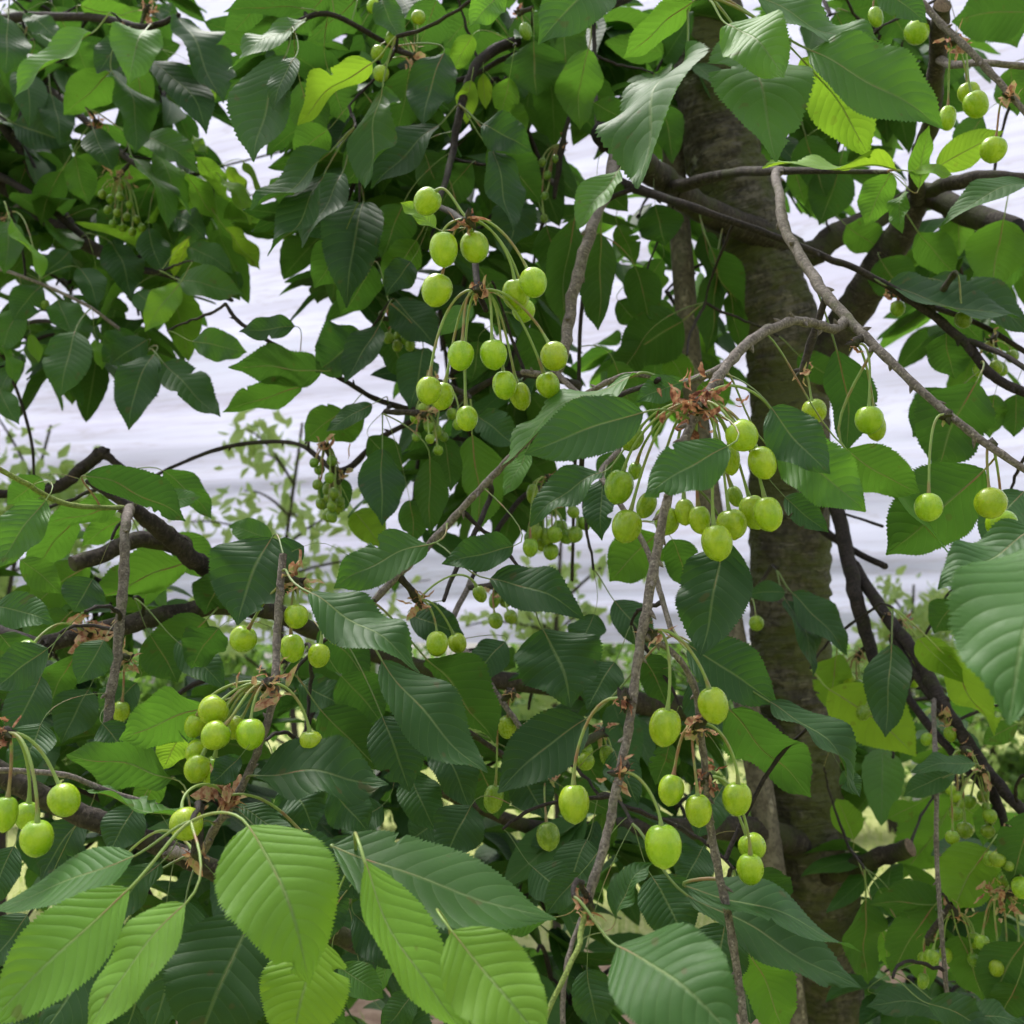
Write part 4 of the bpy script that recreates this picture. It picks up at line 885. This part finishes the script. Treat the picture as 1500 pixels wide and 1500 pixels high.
def fill(tree, cx, cy, rx, ry, d0, d1, n, lo=.0, hi=.5, seed=1):
    g = np.random.default_rng(seed)
    for k in range(n):
        a = g.uniform(0, 6.28); r = math.sqrt(g.random())
        c = P(cx + rx*r*math.cos(a), cy + ry*r*math.sin(a), g.uniform(d0, d1))
        q, o, dist = nearest(tree, c)
        if dist > .04:
            C = bez(q, q + (c-q)*.35 + UP*.02, c - (c-q)*.2 + UP*.02, c, 10)
            mb = MB(); tube(mb, C, np.linspace(.0035, .0018, 10), 6, 0, .08, cap1=2, seed=k)
            o = add_obj('twig', mb.mesh('twig', [M_DARK], origin=C[0]), tree, C[0]); register(tree, C, o)
        for m in range(g.integers(4, 7)):
            an = g.uniform(0, 6.28)
            dirv = nrm(np.array((math.cos(an), math.sin(an)*.8, g.uniform(-1.3, .1))))
            b = c + dirv*.025; Ln = g.uniform(.075, .12)
            n_ = nrm(UP*.8 + np.array((math.cos(an), math.sin(an), 0))*.5 + g.normal(0, .35, 3))
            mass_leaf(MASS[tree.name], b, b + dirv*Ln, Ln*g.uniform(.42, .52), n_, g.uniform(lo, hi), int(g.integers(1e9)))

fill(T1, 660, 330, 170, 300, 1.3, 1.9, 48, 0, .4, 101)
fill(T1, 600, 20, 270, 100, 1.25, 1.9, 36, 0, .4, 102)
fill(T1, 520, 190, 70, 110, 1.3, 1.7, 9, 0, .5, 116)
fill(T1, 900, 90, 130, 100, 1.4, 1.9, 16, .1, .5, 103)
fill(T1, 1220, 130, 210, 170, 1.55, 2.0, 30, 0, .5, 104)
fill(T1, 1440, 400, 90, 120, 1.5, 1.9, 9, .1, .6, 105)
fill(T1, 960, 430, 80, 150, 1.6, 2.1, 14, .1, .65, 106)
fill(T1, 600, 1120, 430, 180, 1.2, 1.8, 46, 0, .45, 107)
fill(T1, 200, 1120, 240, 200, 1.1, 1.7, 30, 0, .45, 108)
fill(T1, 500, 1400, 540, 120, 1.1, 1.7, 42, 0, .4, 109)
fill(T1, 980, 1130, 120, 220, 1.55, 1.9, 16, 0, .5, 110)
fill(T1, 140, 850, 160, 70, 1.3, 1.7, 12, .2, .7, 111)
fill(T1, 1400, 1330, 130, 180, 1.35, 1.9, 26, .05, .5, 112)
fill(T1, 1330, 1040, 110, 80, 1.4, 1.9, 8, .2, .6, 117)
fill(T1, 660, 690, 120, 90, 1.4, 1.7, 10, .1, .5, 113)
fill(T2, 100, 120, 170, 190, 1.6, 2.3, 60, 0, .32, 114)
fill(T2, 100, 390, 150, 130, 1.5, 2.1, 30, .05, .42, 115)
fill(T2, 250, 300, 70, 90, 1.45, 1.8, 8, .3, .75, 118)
for tree in (T1, T2):
    mb = MB(); tones = []
    for V, q, UV, tn in MASS[tree.name]:
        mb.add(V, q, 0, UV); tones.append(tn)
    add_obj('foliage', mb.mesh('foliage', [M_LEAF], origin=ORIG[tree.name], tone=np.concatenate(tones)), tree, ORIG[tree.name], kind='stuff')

# ------------------------------------------------------------------ cherries
def cherry_meshes():
    out = []
    for k in range(4):
        g = np.random.default_rng(60+k)
        nt_, np_ = 18, 28
        th = np.linspace(0, np.pi, nt_+1)[1:-1]; ph = np.linspace(0, 2*np.pi, np_, endpoint=False)
        T, Ph = np.meshgrid(th, ph, indexing='ij')
        rho = np.sin(T)**(.92)*(1 + .05*np.cos(T)); z = np.cos(T)*1.0
        dphi = np.abs((Ph + np.pi) % (2*np.pi) - np.pi)
        rho = rho*(1 - (.06 + .025*k)*np.exp(-(dphi/.20)**2)*np.clip(1.2-np.abs(np.cos(T)), 0, 1))
        rho *= 1 + .018*np.sin(2*Ph + k) + .012*np.sin(3*Ph + 2*T + k)
        z = z - .16*np.exp(-(rho/.30)**2)*(z > 0) - .05*np.exp(-(rho/.16)**2)*(z < 0)
        V = np.stack([rho*np.cos(Ph), rho*np.sin(Ph), z], -1).reshape(-1, 3)*.5
        V = np.vstack([V, [[0, 0, (1-.17)*.5]], [[0, 0, -1.06*.5]]])
        n = nt_-1
        i, j = np.meshgrid(np.arange(n-1), np.arange(np_), indexing='ij'); j2 = (j+1) % np_
        q = np.stack([i*np_+j, (i+1)*np_+j, (i+1)*np_+j2, i*np_+j2], -1).reshape(-1, 4)
        mb = MB(); mb.add(V, q)
        jj = np.arange(np_); tri = np.concatenate([np.stack([np.full(np_, n*np_), jj, (jj+1) % np_], -1), np.stack([np.full(np_, n*np_+1), (n-1)*np_+(jj+1) % np_, (n-1)*np_+jj], -1)])
        mb.f.append(tri); mb.m.append(np.zeros(len(tri), int))
        out.append(mb.mesh('cherry', [M_CHERRY]))
    return out
CHERRY = cherry_meshes()

def bracts(c, n, size, seed, spread):
    g = np.random.default_rng(seed); mb = MB()
    for k in range(n):
        a = nrm(g.normal(0, 1, 3) + np.array((0, 0, -.2))); p = c + g.normal(0, 1, 3)*spread*.38; b = nrm(np.cross(a, g.normal(0, 1, 3))); nn = np.cross(a, b)
        Ls = size*g.uniform(.35, 1.0); Ws = Ls*(g.uniform(.10, .22) if g.random() < .45 else g.uniform(.3, .65)); cu = g.uniform(-2.2, 2.2)
        u = np.linspace(0, 1, 6); h = np.sin(np.pi*(u*.86+.1))**.7; h[-1] = .05
        ctr = p + a*(Ls*u)[:, None] + nn*(Ls*cu*.5*u*u)[:, None]
        ctr = ctr + g.normal(0, Ls*.05, ctr.shape)
        vv = np.array((-1., 0, 1.))
        V = ctr[:, None] + (vv[None]*h[:, None]*Ws/2)[..., None]*b + ((vv[None]**2)*h[:, None]*Ws*g.uniform(-.4, .5))[..., None]*nn
        i, j = np.meshgrid(np.arange(5), np.arange(2), indexing='ij')
        q = np.stack([i*3+j, (i+1)*3+j, (i+1)*3+j+1, i*3+j+1], -1).reshape(-1, 4)
        mb.add(V.reshape(-1, 3), q)
    return mb

SI = [0]
def spur(tree, ox, oy, d, fruit, nb=12, bs=.012, sp=.007, label=None, fresh=1.0, stalk_r=.00085, bt=None):
    """fruit: (x, y, w, h[, depth offset[, tone]]) in photo pixels, hanging on stalks from the spur at (ox, oy)"""
    SI[0] += 1; g = np.random.default_rng(900 + SI[0])
    o_ = P(ox, oy, d)
    q, bo, dist = nearest(tree, o_)
    C = bez(q, q + (o_-q)*.4, o_ - (o_-q)*.2 + UP*.003, o_, 8)
    mb = MB(); tube(mb, C, np.linspace(.0022, .0032, 8), 8, 0, .12, cap1=2, seed=SI[0], nodes=.25)
    for k in range(4):                                       # buds on the spur
        v = nrm(g.normal(0, 1, 3)); B = o_ + v*np.linspace(0, .007, 5)[:, None]
        tube(mb, B, np.array((.0015, .0022, .0020, .0012, .0003)), 6, 0)
    nb = int(nb*g.uniform(1.1, 1.8)); bs = bs*g.uniform(.75, 1.1)
    s = add_obj('fruit_spur', mb.mesh('fruit_spur', [M_OLD], origin=o_), tree, o_, label=label)
    if nb:
        add_obj('dried_bracts', bracts(o_, nb, bs, SI[0]+5, sp).mesh('dried_bracts', [M_BRACT], origin=o_, tone=float(g.uniform(.2, .8) if bt is None else bt)), s, o_, kind='stuff')
    for f in fruit:
        x, y, w, h = f[:4]; dd = f[4] if len(f) > 4 else g.uniform(-.008, .008); tn = f[5] if len(f) > 5 else fresh
        dc = d + dd; c = P(x, y, dc); wm, hm = w*dc/F, h*dc/F
        off = c - o_
        lean = nrm(np.array((off[0]*.35, off[1]*.2, -max(.03, -off[2]))) + g.normal(0, .006, 3))
        ax = nrm(-lean + g.normal(0, .08, 3))                # axis towards the stalk
        top = c + ax*hm*.40
        ln = np.linalg.norm(top - o_)
        hz = np.array((off[0], off[1], 0)); hz = nrm(hz) if np.linalg.norm(hz) > 1e-4 else hz
        c1 = o_ + hz*ln*.30 + UP*ln*(.12 if off[2] < -.01 else .35); c2 = top + ax*ln*.38
        Cs = bez(o_, c1, c2, top, 14)
        rr = np.full(14, stalk_r); rr[0] *= 1.6; rr[-2] *= 1.3; rr[-1] *= 1.9
        m2 = MB(); tube(m2, Cs, rr, 6, 0)
        add_obj('stalk', m2.mesh('stalk', [M_PET], origin=o_, tone=.75), s, o_)
        ob = add_obj('cherry', CHERRY[int(g.integers(4))], s, c)
        ob['tone'] = float(tn)
        zq = Vector(ax).to_track_quat('Z', 'Y')
        ob.rotation_mode = 'QUATERNION'
        spin = Matrix.Rotation(g.uniform(0, 6.28), 4, 'Z').to_quaternion()
        ob.rotation_quaternion = zq @ spin
        ob.scale = (wm, wm*g.uniform(.94, 1.02), max(hm, wm*.98))
    return s

spur(T1, 686, 322, .66, [(626,295,40,42,.01),(650,365,43,52),(695,362,43,47,.01),(640,425,45,50,.005),(781,414,43,45,-.005),(756,431,40,47,.012),(767,455,34,34,.025)], 13, .013, .007)
spur(T1, 702, 426, .66, [(675,521,39,45),(723,519,40,45,-.004),(812,522,41,45),(803,564,36,40,.01),(739,564,36,43),(762,580,32,42,.015),(628,572,40,42,-.004),(648,580,34,42,.014),(684,613,33,38)], 13, .013, .008)
spur(T1, 1022, 592, .62, [(1087,638,47,48,-.02),(1117,678,41,50,-.015),(1070,673,28,46,.012),(1125,753,43,52,-.01),(1104,750,40,52,.012),(1072,768,45,46,0),(1050,795,47,54,-.02),(1025,761,34,42,.012),(1003,750,28,40,.02),(1077,727,22,32,.03,.5),
      (907,713,42,52,.02,.6),(918,771,44,50,.01,.75),(930,690,20,28,.04,.4),(947,740,30,40,.035,.5),(977,763,38,42,.025,.6),(1147,632,28,28,.04,.6),(926,643,34,38,.03,.35)], 36, .014, .022, bt=.12, label='dense bunch of green cherries under a tuft of brown bracts')
spur(T1, 1175, 545, .80, [(1193,602,37,36,.0)], 8, .012, .008)
spur(T1, 1252, 505, .74, [(1273,615,42,42,-.01),(1283,626,30,40,.014)], 4, .008, .004)
spur(T1, 1388, 610, .69, [(1360,743,40,42,-.02)], 3, .007, .003)
spur(T1, 1452, 652, .68, [(1451,737,46,46,-.01),(1467,768,45,40,.012)], 3, .007, .003)
spur(T1, 434, 855, .68, [(356,936,40,37),(434,903,36,36,-.01),(428,949,36,42),(467,960,32,36),(490,930,26,32,.03,.6)], 16, .017, .010, bt=.55)
spur(T1, 392, 1003, .63, [(312,1040,44,42,-.01),(285,1063,30,37,.008),(316,1077,42,44,-.02),(345,1066,32,36,.005),(367,1075,43,46,-.018),(287,1100,30,36,.006),(289,1126,38,42,-.006),(311,1130,34,46,.0),(455,1088,36,36,.0)], 26, .017, .015, bt=.6, label='bunch of green cherries pressed together on the upright shoot')
spur(T1, 328, 1168, .62, [(273,1207,47,48,-.045),(451,1233,20,22,.01)], 18, .016, .012, bt=.4)
spur(T1, 288, 1252, .58, [(135,1300,28,28,.12,.6)], 10, .012, .007)
spur(T1, 8, 1076, .55, [(8,1192,38,52,0),(40,1195,36,42,.03,.8),(94,1172,45,50,.0),(54,1228,48,54,-.02)], 12, .013, .008)
spur(T1, 955, 925, .585, [(974,1065,46,58,-.005),(1045,1033,46,55,.0)], 8, .012, .007)
spur(T1, 912, 1025, .575, [(841,1177,47,57,.0)], 9, .012, .007)
spur(T1, 908, 1133, .565, [(971,1239,54,64,-.01)], 12, .013, .007)
spur(T1, 1024, 1062, .60, [(983,1157,38,46,.0),(1023,1187,39,48,-.005),(1080,1170,43,49,.0)], 15, .014, .010)
spur(T1, 1036, 1140, .61, [(1102,1240,40,40,.01),(1099,1273,39,46,-.002)], 10, .012, .008)
spur(T1, 862, 1330, .55, [], 16, .014, .009)
spur(T1, 612, 880, .80, [(640,943,33,38,-.01),(670,942,28,30,.02),(703,870,20,26,.03,.4)], 14, .014, .009)
spur(T1, 752, 1015, .86, [(743,1065,28,35,0,.6),(723,1170,29,42,.0,.3)], 8, .012, .007)
spur(T1, 800, 1150, .95, [(803,1225,34,42,-.1,.35)], 8, .012, .007)
spur(T1, 805, 700, 1.05, [(780,723,18,30,.0,.3),(785,780,20,24,.0,.3),(777,802,24,28,-.02,.5),(812,783,24,25,0,.4),(807,808,23,25,.01,.4),(840,750,18,19,.0,.2),(855,767,18,22,.01,.2),(843,783,22,24,.0,.3)], 6, .012, .008)
spur(T1, 478, 655, 1.08, [(460,678,14,15,0,.0),(468,688,16,16,.01,.1),(486,675,16,16,0,.1),(465,710,15,16,.0,.2),(483,700,16,17,-.01,.2),(490,722,16,17,0,.1),(470,738,16,17,.01,.2),(486,742,15,16,0,.2),(498,735,15,16,.02,.1)], 14, .013, .015)
spur(T1, 622, 608, 1.0, [(630,643,14,15,-.01,.4),(642,660,15,15,0,.3),(610,640,14,15,0,.1),(650,640,14,15,.02,.1),(636,625,14,15,.02,.1)], 12, .012, .014)
spur(T1, 608, 85, 1.1, [(547,9,20,22),(613,26,21,20,0,.8),(575,55,20,24,0,.6),(553,77,20,22,0,.8),(558,108,24,24,-.01,.8),(627,160,14,26,0,.2)], 18, .016, .016)
spur(T1, 760, 20, 1.15, [(770,46,18,26,0,.2)], 6, .01, .006)
spur(T1, 824, 212, 1.25, [(795,238,13,14,0,.0),(802,257,12,14,0,.0),(814,233,12,14,0,.0),(798,287,12,13,0,.0),(797,320,12,13,0,.0)], 5, .01, .01)
spur(T1, 1398, 60, .90, [(1430,153,36,40,-.01),(1419,136,32,30,.015),(1388,173,26,38,.02)], 12, .014, .01)
spur(T1, 1478, 140, .85, [(1455,219,39,38)], 10, .012, .01)
spur(T1, 1288, -10, 1.0, [(1283,25,22,32,0,.6),(1343,47,36,28,-.02,.8)], 5, .01, .006)
spur(T1, 1400, 400, 1.05, [(1411,468,25,26,0,.2)], 2, .01, .006)
spur(T1, 1310, 430, 1.08, [(1315,452,22,24,0,.4)], 12, .013, .012)
spur(T1, 1100, 880, 1.3, [(1108,913,22,23,-.05,.5)], 3, .01, .006)
spur(T1, 1258, 960, 1.28, [(1227,990,20,20,0,.5),(1243,994,19,20,0,.7),(1232,968,20,20,.02,.5),(1258,1005,15,20,0,.1),(1262,1050,14,15,.02,.4)], 16, .014, .014)
spur(T1, 1318, 915, 1.24, [(1338,998,20,20,0,.6),(1347,970,20,20,0,.3)], 16, .015, .014)
spur(T1, 1378, 1050, 1.1, [(1358,1083,18,20,0,.5),(1392,1075,18,24,0,.5)], 14, .014, .014)
spur(T1, 1410, 1100, 1.05, [(1400,1167,18,19,0,.6),(1392,1157,15,16,0,.6),(1445,1183,12,16,0,.2),(1395,1227,21,21,-.02,.5),(1413,1216,24,24,.01,.3),(1447,1218,20,19,0,.4)], 8, .012, .01)
spur(T1, 1470, 1312, .98, [(1496,1300,28,32,-.02,.6),(1438,1380,22,22,0,.4),(1460,1417,23,27,-.01,.5),(1474,1408,18,22,.01,.4),(1490,1395,20,22,0,.3)], 24, .016, .018)
spur(T1, 1360, 1375, 1.0, [(1355,1405,22,22,0,.35),(1352,1437,17,24,0,.25)], 5, .01, .008)
spur(T1, 130, 930, .92, [(40,955,34,36,-.08,.3)], 22, .019, .020, bt=.5, label='tuft of orange dried bracts on the bare limb')
spur(T1, 185, 965, .84, [(177,1042,27,31,0,.7)], 14, .014, .012)
def tiny(tree, x, y, d, n, w, rx, ry, seed, nb=10):
    g = np.random.default_rng(seed)
    spur(tree, x, y, d, [(x + g.uniform(-rx, rx), y + ry*g.uniform(.35, 1.0), w*g.uniform(.85, 1.15), w*g.uniform(1.0, 1.25), g.uniform(-.02, .02), g.uniform(.05, .55)) for _ in range(n)], nb, .013, .013)
tiny(T1, 640, 560, 1.02, 7, 17, 34, 75, 1)
tiny(T1, 495, 690, 1.1, 7, 17, 24, 70, 2)
tiny(T1, 585, 470, 1.15, 5, 15, 20, 50, 3)
tiny(T1, 800, 745, 1.06, 5, 20, 34, 60, 4)
tiny(T1, 730, 860, .98, 4, 20, 30, 50, 5)
tiny(T1, 1300, 985, 1.2, 5, 19, 36, 60, 6)
tiny(T1, 1440, 1130, 1.05, 6, 19, 40, 70, 7)
tiny(T1, 1480, 1230, .98, 5, 21, 30, 60, 8)
tiny(T1, 1400, 1340, 1.0, 5, 20, 36, 70, 9)
tiny(T1, 1455, 500, 1.05, 4, 18, 30, 45, 10)
tiny(T1, 880, 1075, .9, 4, 26, 30, 60, 11)
tiny(T1, 660, 1010, .86, 3, 28, 30, 50, 12)
spur(T2, 215, 12, 1.36, [], 16, .016, .016)
spur(T2, 172, 262, 1.44, [(x_, y_, 12, 13, dd_, .25) for x_, y_, dd_ in ((150,285,0),(162,292,.01),(176,288,-.01),(190,300,0),(158,308,.01),(172,312,-.01),(186,318,.01),(200,322,0),(166,328,0),(180,334,.01),(194,340,-.01),(208,334,0))], 22, .014, .022)
spur(T2, 142, 178, 1.46, [], 12, .014, .012)
spur(T2, 5, 320, 1.5, [(66,446,13,15,-.1,.2)], 6, .012, .008)

# ------------------------------------------------------------------ stake and wires
def stake():
    pts = [(978, 130, 16, 1.56), (993, 300, 16, 1.55), (1013, 540, 16.5, 1.54), (1044, 760, 17, 1.51), (1078, 950, 18, 1.48), (1110, 1130, 19, 1.45), (1148, 1400, 20, 1.42), (1166, 1530, 20, 1.41)]
    A = [[*P(x, y, d), r*d/F] for x, y, r, d in pts]
    e = np.array(A[-1][:3]); A += [[e[0]+.03, e[1]-.02, .5, .0185], [e[0]+.05, e[1]-.03, -.25, .0185]]
    S = catmull(A[::-1], 10); C, r = S[:, :3], S[:, 3]
    mb = MB(); tube(mb, C, r, 18, 0, .025, cap1=1, seed=8)
    add_obj('wooden_stake', mb.mesh('wooden_stake', [M_STAKE], origin=C[0]), None, C[0], label='slim round wooden stake leaning beside the big mossy trunk', category='stake')
stake()
def wire(p, q, sag, label):
    a, b = P(*p), P(*q); t = np.linspace(0, 1, 40)[:, None]
    C = a*(1-t) + b*t - UP*sag*4*t*(1-t)
    m = NT('wire'); mt = m.out(m.bsdf(m.mix(m.noise(40.0), (0.02, 0.02, 0.022), (0.05, 0.05, 0.05)), 0.5, 0.4))
    mb = MB(); tube(mb, C, .0026, 6)
    add_obj('wire', mb.mesh('wire', [mt], origin=C[0]), None, C[0], label=label, category='wire', group='wires along the tree row')
wire((-500, 440, 2.6), (1400, -40, 2.3), .02, 'upper thin dark wire crossing the leaves at the top')
wire((-500, 455, 2.9), (1500, 40, 2.6), .02, 'lower thin dark wire crossing the white cover')
